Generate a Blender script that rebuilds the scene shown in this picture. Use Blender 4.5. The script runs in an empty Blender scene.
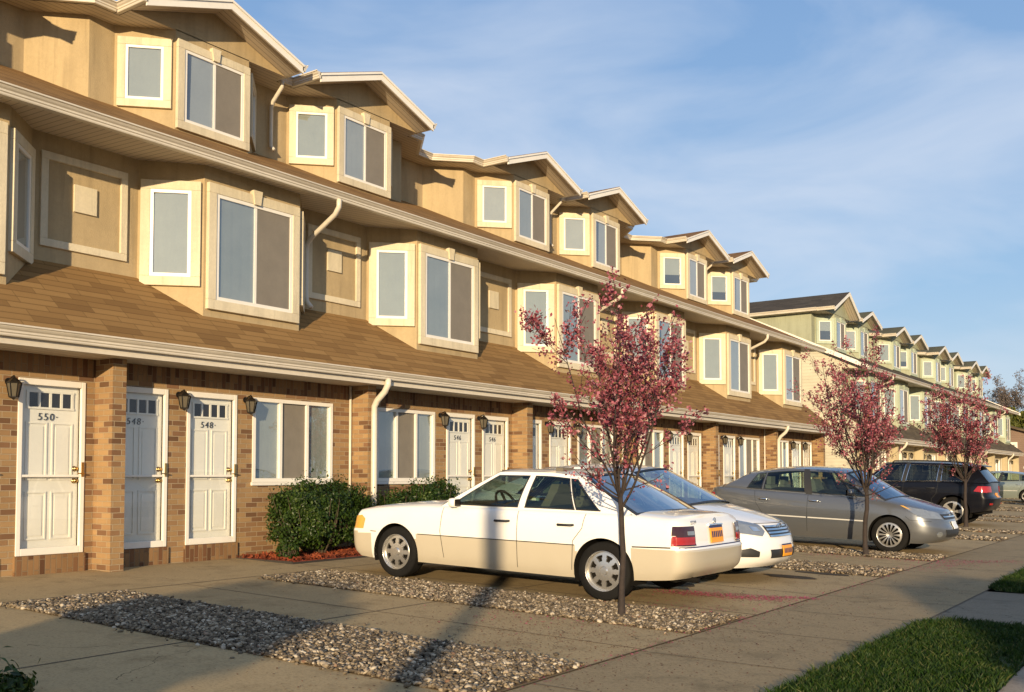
import bpy, bmesh, math, random
import numpy as np
from mathutils import Vector, Matrix, noise
from mathutils.bvhtree import BVHTree
from mathutils.geometry import tessellate_polygon
scene = bpy.context.scene
COL = scene.collection
R = math.radians
random.seed(7)

# ------------------------------------------------------------------ helpers
class MB:
    """collects faces, then links them as one mesh object"""
    def __init__(s): s.v = []; s.f = []
    def add(s, verts, faces):
        b = len(s.v); s.v += [tuple(p) for p in verts]; s.f += [tuple(b + i for i in f) for f in faces]
    def quad(s, a, b, c, d): s.add([a, b, c, d], [(0, 1, 2, 3)])
    def poly(s, pts): s.add(pts, [tuple(range(len(pts)))])
    def box(s, x0, x1, y0, y1, z0, z1):
        s.add([(x0,y0,z0),(x1,y0,z0),(x1,y1,z0),(x0,y1,z0),(x0,y0,z1),(x1,y0,z1),(x1,y1,z1),(x0,y1,z1)],
              [(0,3,2,1),(4,5,6,7),(0,1,5,4),(1,2,6,5),(2,3,7,6),(3,0,4,7)])
    def fbox(s, F, u0, u1, v0, v1, w0, w1):
        """box in frame F=(origin,U,V,W)"""
        o, U, V, W = F
        P = lambda u, v, w: tuple(o + U*u + V*v + W*w)
        s.add([P(u0,v0,w0),P(u1,v0,w0),P(u1,v1,w0),P(u0,v1,w0),P(u0,v0,w1),P(u1,v0,w1),P(u1,v1,w1),P(u0,v1,w1)],
              [(0,3,2,1),(4,5,6,7),(0,1,5,4),(1,2,6,5),(2,3,7,6),(3,0,4,7)])
    def tube(s, pts, rad, n=8, caps=True, up=(0,0,1)):
        pts = [Vector(p) for p in pts]
        if not isinstance(rad, (list, tuple)): rad = [rad]*len(pts)
        b = len(s.v)
        t0 = (pts[1]-pts[0]).normalized()
        a = t0.orthogonal().normalized()
        for i, p in enumerate(pts):
            if i == 0: t = t0
            elif i == len(pts)-1: t = (pts[i]-pts[i-1]).normalized()
            else: t = ((pts[i]-pts[i-1]).normalized()+(pts[i+1]-pts[i]).normalized()).normalized()
            a = (a - t*a.dot(t)).normalized(); c = t.cross(a)
            for k in range(n):
                th = 2*math.pi*k/n
                s.v.append(tuple(p + (a*math.cos(th)+c*math.sin(th))*rad[i]))
        for i in range(len(pts)-1):
            for k in range(n):
                s.f.append((b+i*n+k, b+i*n+(k+1)%n, b+(i+1)*n+(k+1)%n, b+(i+1)*n+k))
        if caps:
            s.f.append(tuple(b+k for k in range(n))[::-1]); s.f.append(tuple(b+(len(pts)-1)*n+k for k in range(n)))
    def extrude_y(s, prof, y0, y1, caps=True):
        """closed profile of (x,z) swept along y"""
        n = len(prof)
        s.add([(x,y0,z) for x,z in prof]+[(x,y1,z) for x,z in prof],
              [(i,(i+1)%n,n+(i+1)%n,n+i) for i in range(n)]+([tuple(range(n))[::-1], tuple(range(n,2*n))] if caps else []))
    def sweep(s, prof, path, caps=True):
        """profile of (out,z) swept along plan path [(x,y,z)], out to the right of travel... mitred"""
        n = len(prof); b = len(s.v); P = [Vector((p[0],p[1],0)) for p in path]
        for i in range(len(P)):
            d0 = (P[i]-P[i-1]).normalized() if i > 0 else (P[1]-P[0]).normalized()
            d1 = (P[i+1]-P[i]).normalized() if i < len(P)-1 else d0
            n0 = Vector((d0.y,-d0.x,0)); n1 = Vector((d1.y,-d1.x,0))
            m = (n0+n1).normalized(); m = m/max(.3, m.dot(n0))
            for o, z in prof: s.v.append((P[i].x+m.x*o, P[i].y+m.y*o, path[i][2]+z))
        for i in range(len(P)-1):
            for k in range(n):
                s.f.append((b+i*n+k, b+i*n+(k+1)%n, b+(i+1)*n+(k+1)%n, b+(i+1)*n+k))
        if caps:
            s.f.append(tuple(b+k for k in range(n))); s.f.append(tuple(b+(len(P)-1)*n+k for k in range(n))[::-1])
    def lathe(s, prof, F, n=24):
        """profile of (r,h) round axis W of frame F"""
        o, U, V, W = F; b = len(s.v); m = len(prof)
        for r, h in prof:
            for k in range(n):
                th = 2*math.pi*k/n
                s.v.append(tuple(o + U*(r*math.cos(th)) + V*(r*math.sin(th)) + W*h))
        for i in range(m-1):
            for k in range(n):
                s.f.append((b+i*n+k, b+i*n+(k+1)%n, b+(i+1)*n+(k+1)%n, b+(i+1)*n+k))
    def build(s, name, mat, parent=None, smooth=False, recalc=True, loc=None, bevel=0, angle=None):
        me = bpy.data.meshes.new(name); me.from_pydata(s.v, [], s.f); me.update()
        if recalc or bevel:
            bm = bmesh.new(); bm.from_mesh(me)
            if recalc: bmesh.ops.recalc_face_normals(bm, faces=bm.faces)
            bm.to_mesh(me); bm.free()
        if smooth:
            me.polygons.foreach_set('use_smooth', [True]*len(me.polygons))
            if angle: me.set_sharp_from_angle(angle=R(angle))
        if mat: me.materials.append(mat)
        o = bpy.data.objects.new(name, me); COL.objects.link(o)
        if parent: o.parent = parent
        if loc: o.location = loc
        if bevel:
            md = o.modifiers.new('edge', 'BEVEL'); md.width = bevel; md.segments = 2; md.limit_method = 'ANGLE'
        return o

def tag(o, label=None, cat=None, group=None, kind=None):
    if label: o['label'] = label
    if cat: o['category'] = cat
    if group: o['group'] = group
    if kind: o['kind'] = kind
    return o
def thing(name, label, cat, loc=(0,0,0), group=None, mat4=None):
    o = bpy.data.objects.new(name, None); COL.objects.link(o); o.empty_display_size = .2
    if mat4 is not None: o.matrix_world = mat4
    else: o.location = loc
    return tag(o, label, cat, group)
def structure(o): o['kind'] = 'structure'; return o
def text_mesh(name, txt, size, mat, parent, M, extrude=.003, shear=0, bold=0.0):
    c = bpy.data.curves.new(name, 'FONT'); c.body = txt; c.size = size; c.extrude = extrude; c.shear = shear; c.offset = bold
    c.space_character = 1.22; c.align_x = 'CENTER'; c.align_y = 'CENTER'
    t = bpy.data.objects.new(name+'_tmp', c); COL.objects.link(t)
    dg = bpy.context.evaluated_depsgraph_get()
    me = bpy.data.meshes.new_from_object(t.evaluated_get(dg)); me.name = name
    bpy.data.objects.remove(t); bpy.data.curves.remove(c)
    me.materials.clear(); me.materials.append(mat)
    me.transform(M)
    o = bpy.data.objects.new(name, me); COL.objects.link(o); o.parent = parent
    return o

# ------------------------------------------------------------------ materials
class NT:
    def __init__(s, name):
        s.m = bpy.data.materials.new(name); s.m.use_nodes = True
        s.t = s.m.node_tree; s.t.nodes.clear()
        s.out = s.n('ShaderNodeOutputMaterial')
    def n(s, typ, **kw):
        nd = s.t.nodes.new(typ)
        for k, v in kw.items():
            if k.startswith('i_'):
                nd.inputs[k[2:].replace('_',' ')].default_value = v
            else: setattr(nd, k, v)
        return nd
    def l(s, a, b): s.t.links.new(a, b)
    def setin(s, sock, v):
        if hasattr(v, 'is_linked') or hasattr(v, 'links'): s.l(v, sock)
        elif isinstance(v, (tuple, list)) and len(v) == 3 and sock.type == 'RGBA': sock.default_value = (*v, 1)
        else: sock.default_value = v
    def math(s, op, a, b=None, c=None, clamp=False):
        nd = s.n('ShaderNodeMath', operation=op); nd.use_clamp = clamp
        s.setin(nd.inputs[0], a)
        if b is not None: s.setin(nd.inputs[1], b)
        if c is not None: s.setin(nd.inputs[2], c)
        return nd.outputs[0]
    def mix(s, fac, a, b, mode='MIX'):
        nd = s.n('ShaderNodeMix', data_type='RGBA', blend_type=mode)
        s.setin(nd.inputs[0], fac); s.setin(nd.inputs[6], a); s.setin(nd.inputs[7], b)
        return nd.outputs[2]
    def ramp(s, fac, stops):
        nd = s.n('ShaderNodeValToRGB'); s.l(fac, nd.inputs[0])
        e = nd.color_ramp.elements
        while len(e) < len(stops): e.new(.5)
        for el, (p, c) in zip(e, stops):
            el.position = p; el.color = (*c, 1) if len(c) == 3 else c
        return nd.outputs[0]
    def pos(s): return s.n('ShaderNodeNewGeometry').outputs['Position']
    def obj(s): return s.n('ShaderNodeTexCoord').outputs['Object']
    def noise(s, vec, scale, detail=4, rough=.55, dist=0):
        nd = s.n('ShaderNodeTexNoise'); s.l(vec, nd.inputs['Vector'])
        nd.inputs['Scale'].default_value = scale; nd.inputs['Detail'].default_value = detail
        nd.inputs['Roughness'].default_value = rough; nd.inputs['Distortion'].default_value = dist
        return nd.outputs[0]
    def bsdf(s, color, rough=.6, metal=0, spec=.5, normal=None, **kw):
        b = s.n('ShaderNodeBsdfPrincipled')
        s.setin(b.inputs['Base Color'], color); s.setin(b.inputs['Roughness'], rough)
        b.inputs['Metallic'].default_value = metal; b.inputs['Specular IOR Level'].default_value = spec
        if normal is not None: s.l(normal, b.inputs['Normal'])
        for k, v in kw.items(): s.setin(b.inputs[k.replace('_', ' ')], v)
        s.l(b.outputs[0], s.out.inputs[0]); return b
    def bump(s, h, strength=.3, dist=.01):
        nd = s.n('ShaderNodeBump'); s.l(h, nd.inputs['Height'])
        nd.inputs['Strength'].default_value = strength; nd.inputs['Distance'].default_value = dist
        return nd.outputs[0]
    def scalevec(s, vec, sc):
        nd = s.n('ShaderNodeMapping'); s.l(vec, nd.inputs[0]); nd.inputs['Scale'].default_value = sc
        return nd.outputs[0]

def plain(name, col, rough=.55, metal=0, var=.12, scale=6, spec=.5, bump=0, **kw):
    t = NT(name); p = t.obj()
    n = t.noise(p, scale, 5)
    n2 = t.noise(p, scale*9, 3)
    f = t.math('ADD', t.math('MULTIPLY', n, .7), t.math('MULTIPLY', n2, .3))
    lo = tuple(c*(1-var) for c in col); hi = tuple(min(1, c*(1+var)) for c in col)
    c = t.ramp(f, [(.3, lo), (.7, hi)])
    nm = t.bump(n2, bump, .004) if bump else None
    t.bsdf(c, rough, metal, spec, nm, **kw); return t.m

def m_brick(name, c1, c2, mortar, soldier=False):
    t = NT(name); p = t.pos()
    sx = t.n('ShaderNodeSeparateXYZ'); t.l(p, sx.inputs[0])
    u = t.math('ADD', sx.outputs[0], sx.outputs[1]); v = sx.outputs[2]
    cb = t.n('ShaderNodeCombineXYZ')
    if soldier: t.l(v, cb.inputs[0]); t.l(u, cb.inputs[1])
    else: t.l(u, cb.inputs[0]); t.l(v, cb.inputs[1])
    # wobble
    br = t.n('ShaderNodeTexBrick'); br.offset = .5
    t.l(cb.outputs[0], br.inputs['Vector'])
    br.inputs['Scale'].default_value = 1; br.inputs['Brick Width'].default_value = .26 if soldier else .212
    br.inputs['Row Height'].default_value = .0715; br.inputs['Mortar Size'].default_value = .0055
    br.inputs['Mortar Smooth'].default_value = .3; br.inputs['Bias'].default_value = 0
    br.inputs['Color1'].default_value = (0,0,0,1); br.inputs['Color2'].default_value = (1,1,1,1); br.inputs['Mortar'].default_value = (.5,.5,.5,1)
    tone = t.ramp(br.outputs['Color'], [(0, c1), (.45, tuple(a*.88 for a in c1)), (.62, tuple((a+b)/2 for a, b in zip(c1, c2))), (.80, c2), (1, tuple(a*.62 for a in c2))])
    n1 = t.noise(p, 1.3, 4); n2 = t.noise(p, 60, 4, .7)
    col = t.mix(t.math('MULTIPLY', n2, .5), tone, t.mix(.5, tone, (.08,.05,.03)), 'MIX')
    col = t.mix(br.outputs['Fac'], col, mortar)
    g = t.math('ADD', .75, t.math('MULTIPLY', n1, .5))
    gc = t.n('ShaderNodeCombineXYZ'); [t.l(g, gc.inputs[i]) for i in range(3)]
    col = t.mix(1, col, gc.outputs[0], 'MULTIPLY')
    h = t.math('SUBTRACT', t.math('MULTIPLY', n2, .35), br.outputs['Fac'])
    t.bsdf(col, .85, 0, .2, t.bump(h, 1.0, .009)); return t.m

def m_stucco(name, col):
    t = NT(name); p = t.pos()
    n1 = t.noise(p, .9, 5, .6); n2 = t.noise(p, 65, 4, .65); n3 = t.noise(t.scalevec(p, (3,3,.35)), 1.5, 4)
    f = t.math('ADD', t.math('MULTIPLY', n1, .45), t.math('MULTIPLY', n3, .55))
    c = t.ramp(f, [(.3, tuple(a*.76 for a in col)), (.52, col), (.72, tuple(min(1,a*1.1) for a in col))])
    dr = t.noise(t.scalevec(p, (7,7,.45)), 1.6, 5, .6)
    c = t.mix(t.ramp(dr, [(.55,(0,0,0)),(.72,(.34,.34,.34))]), c, tuple(a*.45 for a in col))
    n5 = t.noise(p, 22, 4, .7); c = t.mix(t.ramp(n5, [(.4,(.16,.16,.16)),(.6,(0,0,0))]), c, tuple(a*.6 for a in col))
    t.bsdf(c, .9, 0, .15, t.bump(n2, .7, .008)); return t.m

def m_shingle(name, cols, along='Y', k=1.59):
    t = NT(name); p = t.pos()
    sx = t.n('ShaderNodeSeparateXYZ'); t.l(p, sx.inputs[0])
    u = sx.outputs[1] if along == 'Y' else sx.outputs[0]
    v = t.math('MULTIPLY', sx.outputs[2], k)
    cb = t.n('ShaderNodeCombineXYZ'); t.l(u, cb.inputs[0]); t.l(v, cb.inputs[1])
    br = t.n('ShaderNodeTexBrick'); br.offset = .37; br.offset_frequency = 3
    t.l(cb.outputs[0], br.inputs['Vector'])
    for a, b in (('Scale',1),('Brick Width',.47),('Row Height',.135),('Mortar Size',.006),('Mortar Smooth',.2),('Bias',0)): br.inputs[a].default_value = b
    br.inputs['Color1'].default_value = (0,0,0,1); br.inputs['Color2'].default_value = (1,1,1,1)
    tone = t.ramp(br.outputs['Color'], [(0, cols[0]), (.35, cols[1]), (.65, cols[2]), (1, cols[3])])
    n1 = t.noise(t.scalevec(cb.outputs[0], (1.6, 14, 1)), 1.5, 6, .7); n2 = t.noise(p, 140, 2, .6)
    tone = t.mix(t.math('MULTIPLY', n1, .9), tone, t.mix(.5, tone, cols[3]))
    tone = t.mix(t.math('MULTIPLY', n2, .5), tone, t.mix(.6, tone, (.03,.02,.01)))
    tone = t.mix(t.math('MULTIPLY', br.outputs['Fac'], .55), tone, tuple(a*.3 for a in cols[3]))
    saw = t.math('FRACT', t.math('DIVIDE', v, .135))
    tone = t.mix(t.ramp(saw, [(.0,(.55,.55,.55)),(.2,(0,0,0))]), tone, tuple(a*.42 for a in cols[3]))  # shadow line painted along the bottom edge of each row
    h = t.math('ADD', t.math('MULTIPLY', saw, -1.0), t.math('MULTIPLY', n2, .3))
    t.bsdf(tone, .9, 0, .15, t.bump(h, .55, .012)); return t.m

def m_siding(name, col, pitch=.13):
    t = NT(name); p = t.pos()
    sx = t.n('ShaderNodeSeparateXYZ'); t.l(p, sx.inputs[0])
    saw = t.math('FRACT', t.math('DIVIDE', sx.outputs[2], pitch))
    n1 = t.noise(p, 1.1, 5)
    c = t.ramp(n1, [(.3, tuple(a*.85 for a in col)), (.7, tuple(min(1,a*1.08) for a in col))])
    edge = t.math('LESS_THAN', saw, .07)
    c = t.mix(t.math('MULTIPLY', edge, .5), c, tuple(a*.45 for a in col))
    t.bsdf(c, .6, 0, .3, t.bump(t.math('MULTIPLY', saw, -1), .5, .012)); return t.m

def m_soffit(name, col, axis):
    t = NT(name); p = t.pos()
    sx = t.n('ShaderNodeSeparateXYZ'); t.l(p, sx.inputs[0])
    saw = t.math('FRACT', t.math('DIVIDE', sx.outputs[axis], .1))
    e = t.math('LESS_THAN', saw, .12)
    c = t.mix(e, col, tuple(a*.45 for a in col))
    t.bsdf(c, .55, 0, .3, t.bump(t.math('MULTIPLY', e, -1), .4, .006)); return t.m

def m_glass(name, tint=(1,1,1), base=.04, refl=1.0):
    t = NT(name)
    tr = t.n('ShaderNodeBsdfTransparent'); tr.inputs[0].default_value = (*tint, 1)
    gl = t.n('ShaderNodeBsdfGlossy'); gl.inputs['Roughness'].default_value = .015; gl.inputs[0].default_value = (refl,refl,refl,1)
    p = t.obj(); nb = t.bump(t.noise(p, 1.3, 2), .03, .05); t.l(nb, gl.inputs['Normal'])
    lw = t.n('ShaderNodeLayerWeight'); lw.inputs[0].default_value = .5
    f = t.math('ADD', t.math('MULTIPLY', t.math('POWER', lw.outputs['Facing'], 4.0), .92), base, clamp=True)
    mx = t.n('ShaderNodeMixShader'); t.l(f, mx.inputs[0]); t.l(tr.outputs[0], mx.inputs[1]); t.l(gl.outputs[0], mx.inputs[2])
    t.l(mx.outputs[0], t.out.inputs[0]); return t.m

def m_concrete(name, c1, c2, stain):
    t = NT(name); p = t.pos()
    n1 = t.noise(p, .35, 6, .6); n2 = t.noise(p, 2.3, 6, .65); n3 = t.noise(p, 45, 4, .7); n4 = t.noise(p, 180, 2)
    f = t.math('ADD', t.math('MULTIPLY', n1, .6), t.math('MULTIPLY', n2, .4))
    c = t.ramp(f, [(.33, c1), (.5, tuple((a+b)/2 for a,b in zip(c1,c2))), (.66, c2)])
    c = t.mix(t.ramp(n2, [(.5, (0,0,0)), (.7, (.9,.9,.9))]), c, stain)
    c = t.mix(t.ramp(n3, [(.36, (.4,.4,.4)), (.52, (0,0,0))]), c, tuple(a*.55 for a in stain))
    c = t.mix(t.ramp(n4, [(.62, (0,0,0)), (.75, (.4,.4,.4))]), c, tuple(min(1,a*1.5) for a in c2))
    wv = t.n('ShaderNodeVectorMath', operation='ADD'); nz = t.n('ShaderNodeTexNoise'); t.l(p, nz.inputs['Vector']); nz.inputs['Scale'].default_value = 1.4; nz.inputs['Detail'].default_value = 5
    sc_ = t.n('ShaderNodeVectorMath', operation='SCALE'); t.l(nz.outputs[1], sc_.inputs[0]); sc_.inputs[3].default_value = .9
    t.l(p, wv.inputs[0]); t.l(sc_.outputs[0], wv.inputs[1])
    vo = t.n('ShaderNodeTexVoronoi', feature='DISTANCE_TO_EDGE'); t.l(wv.outputs[0], vo.inputs['Vector']); vo.inputs['Scale'].default_value = .42
    ck = t.math('MULTIPLY', t.math('LESS_THAN', vo.outputs['Distance'], .0022), t.math('GREATER_THAN', n1, .56))
    c = t.mix(t.math('MULTIPLY', ck, .75), c, tuple(a*.28 for a in stain))
    h = t.math('ADD', t.math('MULTIPLY', n3, .6), t.math('MULTIPLY', n4, .4))
    t.bsdf(c, .88, 0, .25, t.bump(h, .3, .004)); return t.m

def m_island(name, stops, rough=.6, trans=0, spec=.3, noise_scale=0):
    t = NT(name)
    g = t.n('ShaderNodeNewGeometry')
    f = g.outputs['Random Per Island']
    c = t.ramp(f, stops)
    if noise_scale:
        n = t.noise(t.pos(), noise_scale, 3)
        c = t.mix(t.ramp(n, [(.35,(0,0,0)),(.65,(.6,.6,.6))]), c, t.mix(.5, c, stops[0][1]))
    b = t.bsdf(c, rough, 0, spec)
    if trans:
        tl = t.n('ShaderNodeBsdfTranslucent'); t.l(c, tl.inputs[0])
        mx = t.n('ShaderNodeMixShader'); mx.inputs[0].default_value = trans
        t.l(b.outputs[0], mx.inputs[1]); t.l(tl.outputs[0], mx.inputs[2]); t.l(mx.outputs[0], t.out.inputs[0])
    return t.m

def m_paint(name, col, metal=0, rough=.3, flake=0, coat=1.0, spec=.5, dirt=(.2,.16,.1), dirtz=.55):
    t = NT(name); p = t.obj()
    n = t.noise(p, 3, 5, .6)
    sx = t.n('ShaderNodeSeparateXYZ'); t.l(p, sx.inputs[0])
    zf = t.math('SUBTRACT', 1, t.math('DIVIDE', sx.outputs[2], dirtz), clamp=True)
    f = t.math('MULTIPLY', t.math('MULTIPLY', zf, n), .55, clamp=True)
    c = t.mix(f, col, dirt)
    rr = t.math('ADD', rough, t.math('MULTIPLY', f, .5))
    t.bsdf(c, rr, metal, spec, None, Coat_Weight=coat, Coat_Roughness=.04); return t.m

M = {}
M['brick'] = m_brick('tan_brick', (.36,.225,.105), (.205,.108,.055), (.36,.275,.175))
M['soldier'] = m_brick('soldier_brick', (.27,.155,.07), (.15,.07,.034), (.22,.155,.09), True)
M['stucco'] = m_stucco('tan_stucco', (.425,.325,.185))
M['cream'] = m_stucco('cream_trim', (.64,.56,.40))
M['shingle'] = m_shingle('tan_shingle', [(.345,.205,.078), (.32,.187,.07), (.285,.163,.06), (.20,.11,.04)])
M['shingle_up'] = m_shingle('tan_shingle_upper', [(.36,.20,.07), (.32,.175,.06), (.28,.15,.052), (.20,.105,.036)], 'Y', 2.29)
M['shingle_g'] = m_shingle('tan_shingle_gable', [(.30,.165,.06), (.24,.125,.045), (.2,.1,.036), (.13,.066,.024)], 'X', 2.8)
M['white'] = plain('white_trim_paint', (.74,.70,.62), .4, var=.06, scale=2)
M['gutter'] = plain('gutter_cream_paint', (.58,.52,.42), .35, var=.12, scale=1.5)
M['soffit_y'] = m_soffit('soffit_boards', (.56,.48,.37), 1)
M['soffit_x'] = m_soffit('soffit_boards_cross', (.56,.48,.37), 0)
M['glass'] = m_glass('window_glass', (.82,.87,.90), .19)
M['storm'] = m_glass('storm_door_glass', (.95,.97,.98), .05)
M['curtain'] = plain('pale_curtain', (.40,.385,.33), .9, var=.07, scale=3)
M['dusk'] = plain('dim_room', (.05,.052,.05), .9, var=.3, scale=2)  # dark sheet with an unlit room's shade put into its colour
M['blind'] = plain('grey_blind', (.33,.33,.28), .9, var=.07, scale=4)
M['screen'] = plain('insect_screen', (.185,.162,.128), .6, var=.1, scale=5)
M['door'] = plain('white_door_paint', (.74,.70,.60), .4, var=.05, scale=2)
M['darkglass'] = plain('dark_lite_glass', (.02,.017,.014), .3, spec=.2)
M['bronze'] = plain('dark_bronze', (.03,.025,.02), .35, .6)
M['brass'] = plain('brass', (.5,.33,.12), .25, 1)
M['black'] = plain('black_number', (.012,.012,.012), .5)
M['lampglass'] = plain('lantern_glass', (.10,.085,.06), .15, spec=.6)
# green terrace
M['g_stucco'] = m_stucco('pale_green_stucco', (.325,.335,.235))
M['g_trim'] = m_stucco('pale_green_trim', (.40,.45,.345))
M['g_siding'] = m_siding('cream_siding', (.50,.46,.345))
M['g_ground'] = m_stucco('sand_stucco', (.43,.36,.235))
M['g_shingle'] = m_shingle('brown_grey_shingle', [(.17,.13,.08), (.14,.105,.065), (.12,.09,.055), (.08,.06,.04)])
M['g_shingle_up'] = m_shingle('brown_grey_shingle_upper', [(.13,.1,.065), (.11,.085,.055), (.09,.07,.045), (.06,.05,.03)], 'Y', 2.29)
M['g_shingle_g'] = m_shingle('grey_shingle_gable', [(.1,.085,.065), (.085,.07,.055), (.07,.06,.045), (.05,.042,.035)], 'X', 2.8)
M['g_shingle_g2'] = m_shingle('green_grey_shingle_gable', [(.15,.14,.08), (.125,.12,.07), (.1,.095,.058), (.08,.075,.045)], 'X', 2.8)
M['pink_siding'] = m_siding('pinkish_brown_siding', (.20,.135,.10))
# ground
M['drive'] = m_concrete('driveway_concrete', (.335,.238,.118), (.42,.31,.16), (.235,.165,.08))
M['walk'] = m_concrete('sidewalk_concrete', (.265,.192,.098), (.335,.248,.132), (.19,.14,.072))
M['apron'] = m_concrete('apron_concrete', (.18,.145,.10), (.23,.19,.13), (.13,.105,.07))
M['kerb'] = m_concrete('kerb_stone', (.30,.23,.16), (.38,.30,.22), (.2,.15,.1))
M['road'] = m_concrete('asphalt', (.045,.042,.04), (.065,.06,.055), (.03,.03,.03))
M['soil'] = m_concrete('dark_soil', (.10,.065,.035), (.14,.09,.05), (.07,.045,.025))
M['turf'] = m_concrete('turf_base', (.03,.045,.01), (.05,.07,.015), (.05,.04,.015))
M['land'] = m_concrete('far_ground', (.06,.065,.03), (.10,.09,.045), (.05,.045,.02))
M['joint'] = plain('dark_joint', (.10,.075,.045), .95, var=.3, scale=5)
M['stain'] = m_concrete('oil_stain', (.05,.037,.022), (.075,.055,.03), (.035,.026,.016))
M['stone'] = m_island('river_pebbles', [(0,(.045,.035,.024)),(.3,(.11,.084,.054)),(.6,(.19,.147,.094)),(.82,(.31,.245,.163)),(.95,(.54,.465,.35)),(1,(.17,.09,.05))], .75, noise_scale=30)
M['grass'] = m_island('grass_blades', [(0,(.009,.028,.003)),(.5,(.022,.056,.006)),(.85,(.048,.084,.01)),(1,(.13,.13,.045))], .55, .3)
M['petal'] = m_island('fallen_petals', [(0,(.34,.05,.09)),(.6,(.5,.12,.18)),(1,(.28,.10,.07))], .7, .2)
M['litter'] = m_island('dry_bud_litter', [(0,(.08,.04,.02)),(.6,(.13,.06,.035)),(1,(.2,.09,.05))], .8)
M['mulch'] = m_island('red_mulch', [(0,(.09,.02,.008)),(.6,(.20,.04,.014)),(1,(.28,.075,.03))], .85)
M['mulchbase'] = plain('red_mulch_base', (.20,.035,.015), .9, var=.4, scale=20)
M['edging'] = plain('dark_edging', (.03,.025,.02), .7)
M['bark'] = plain('tree_bark', (.028,.019,.015), .85, var=.45, scale=12, bump=.6)
M['blossom'] = m_island('plum_blossom_leaves', [(0,(.09,.024,.028)),(.3,(.22,.05,.065)),(.6,(.36,.085,.115)),(.85,(.46,.18,.21)),(.96,(.55,.31,.31)),(1,(.14,.12,.03))], .55, .3)
M['boxleaf'] = m_island('boxwood_leaves', [(0,(.012,.027,.004)),(.5,(.024,.05,.007)),(.85,(.042,.078,.011)),(1,(.085,.115,.022))], .4, .25)
M['twig'] = plain('shrub_twigs', (.07,.05,.03), .9, var=.3)
M['greenleaf'] = m_island('spring_leaves', [(0,(.05,.065,.01)),(.5,(.1,.11,.018)),(1,(.17,.16,.035))], .6, .3)
M['baretwig'] = m_island('budding_twigs', [(0,(.09,.072,.065)),(1,(.165,.135,.118))], .8)
# cars
M['rubber'] = plain('tyre_rubber', (.010,.0095,.009), .85, var=.3, scale=8, spec=.15)
M['rubtrim'] = plain('black_rubber_trim', (.02,.02,.02), .5)
M['alloy'] = plain('alloy_silver', (.62,.60,.56), .28, .85, var=.1)
M['chrome'] = plain('chrome', (.75,.74,.72), .1, 1, var=.03)
M['trim_silver'] = plain('pale_silver_trim', (.55,.54,.51), .45, .25, var=.05)
M['brake'] = plain('dark_wheel_well', (.01,.009,.008), .9, spec=.1)
M['autoglass'] = m_glass('car_side_glass', (.55,.66,.58), .05)
M['autoglass_dark'] = m_glass('dark_car_glass', (.16,.19,.2), .05)
M['screenglass'] = m_glass('car_windscreen', (.34,.44,.43), .30)
M['rearglass'] = m_glass('car_rear_glass', (.16,.2,.2), .34)
M['redlens'] = plain('red_lamp_lens', (.30,.010,.009), .12, spec=.8)
M['darkred'] = plain('smoked_red_lens', (.035,.008,.008), .12, spec=.8)
M['amber'] = plain('amber_lens', (.62,.33,.06), .15, spec=.8)
M['lamp'] = plain('clear_lamp_lens', (.30,.32,.33), .08, .6, spec=.9)
M['plate'] = plain('orange_plate', (.78,.32,.02), .4, var=.04)
M['navy'] = plain('navy_print', (.02,.03,.10), .5)
M['interior'] = plain('dark_interior', (.03,.03,.028), .8)
M['seat_tan'] = plain('tan_seat', (.13,.11,.08), .85)
M['seat_grey'] = plain('grey_seat', (.15,.145,.135), .8)
# ------------------------------------------------------------------ the setting
XW, PU, B0 = -11.6, 4.58, 7.365           # brick wall plane, house width, first party line
SL, XS = .027, -3.797
def gz(X): return SL*(XS - X) if X < XS else 0.0
def sheet(name, mat, x0, x1, y0, y1, dz=0, nx=1):
    m = MB()
    xs = sorted(set([x0 + (x1-x0)*i/nx for i in range(nx+1)]))
    m.add([(x, y, gz(x)+dz) for x in xs for y in (y0, y1)], [(2*i, 2*i+2, 2*i+3, 2*i+1) for i in range(len(xs)-1)])
    return structure(m.build(name, mat))
m = MB(); m.quad((-3000,-3000,-.32),(3000,-3000,-.32),(3000,3000,-.32),(-3000,3000,-.32)); structure(m.build('ground', M['land']))
sheet('driveway', M['drive'], -40, XS, -30, 140)
m = MB()
m.quad((XS,-60,-.004),(-2.35,-60,-.018),(-2.35,200,-.018),(XS,200,-.004)); structure(m.build('sidewalk', M['walk']))
# verge: kerb, planting strips, paved crossing
KX0, KX1 = -1.22, -1.06
m = MB(); m.box(KX0, KX1, -60, 200, -.3, -.022); o = m.build('kerb', M['kerb'], bevel=.015); structure(o)
m = MB(); m.quad((KX1,-80,-.16),(9,-80,-.16),(9,260,-.16),(KX1,260,-.16)); structure(m.build('road', M['road']))
m = MB(); m.quad((9,-80,-.03),(60,-80,-.03),(60,260,-.03),(9,260,-.03)); structure(m.build('far_pavement', M['walk']))
crossings = [(10.35, 13.35), (19.5, 22.5), (28.7, 31.7), (37.8, 40.8), (46.9, 49.9)]
m = MB()
for a, b in crossings + [(1.2, 4.2)]:
    m.quad((-2.35,a,-.018),(KX0,a,-.024),(KX0,b,-.024),(-2.35,b,-.018))
structure(m.build('path', M['apron']))
edges = [4.2] + [v for c in crossings for v in c] + [80]
m = MB(); strips = []
for i in range(0, len(edges), 2):
    strips.append((edges[i], edges[i+1]))
    a, b = strips[-1]; r = .35
    pts = [(-2.35+r,a),( -2.35+.1,a+.1),(-2.35,a+r),(-2.35,b-r),(-2.25,b-.1),(-2.35+r,b),(KX0,b),(KX0,a)]
    m.poly([(x,y,-.012) for x,y in pts])
structure(m.build('verge', M['turf']))
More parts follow.
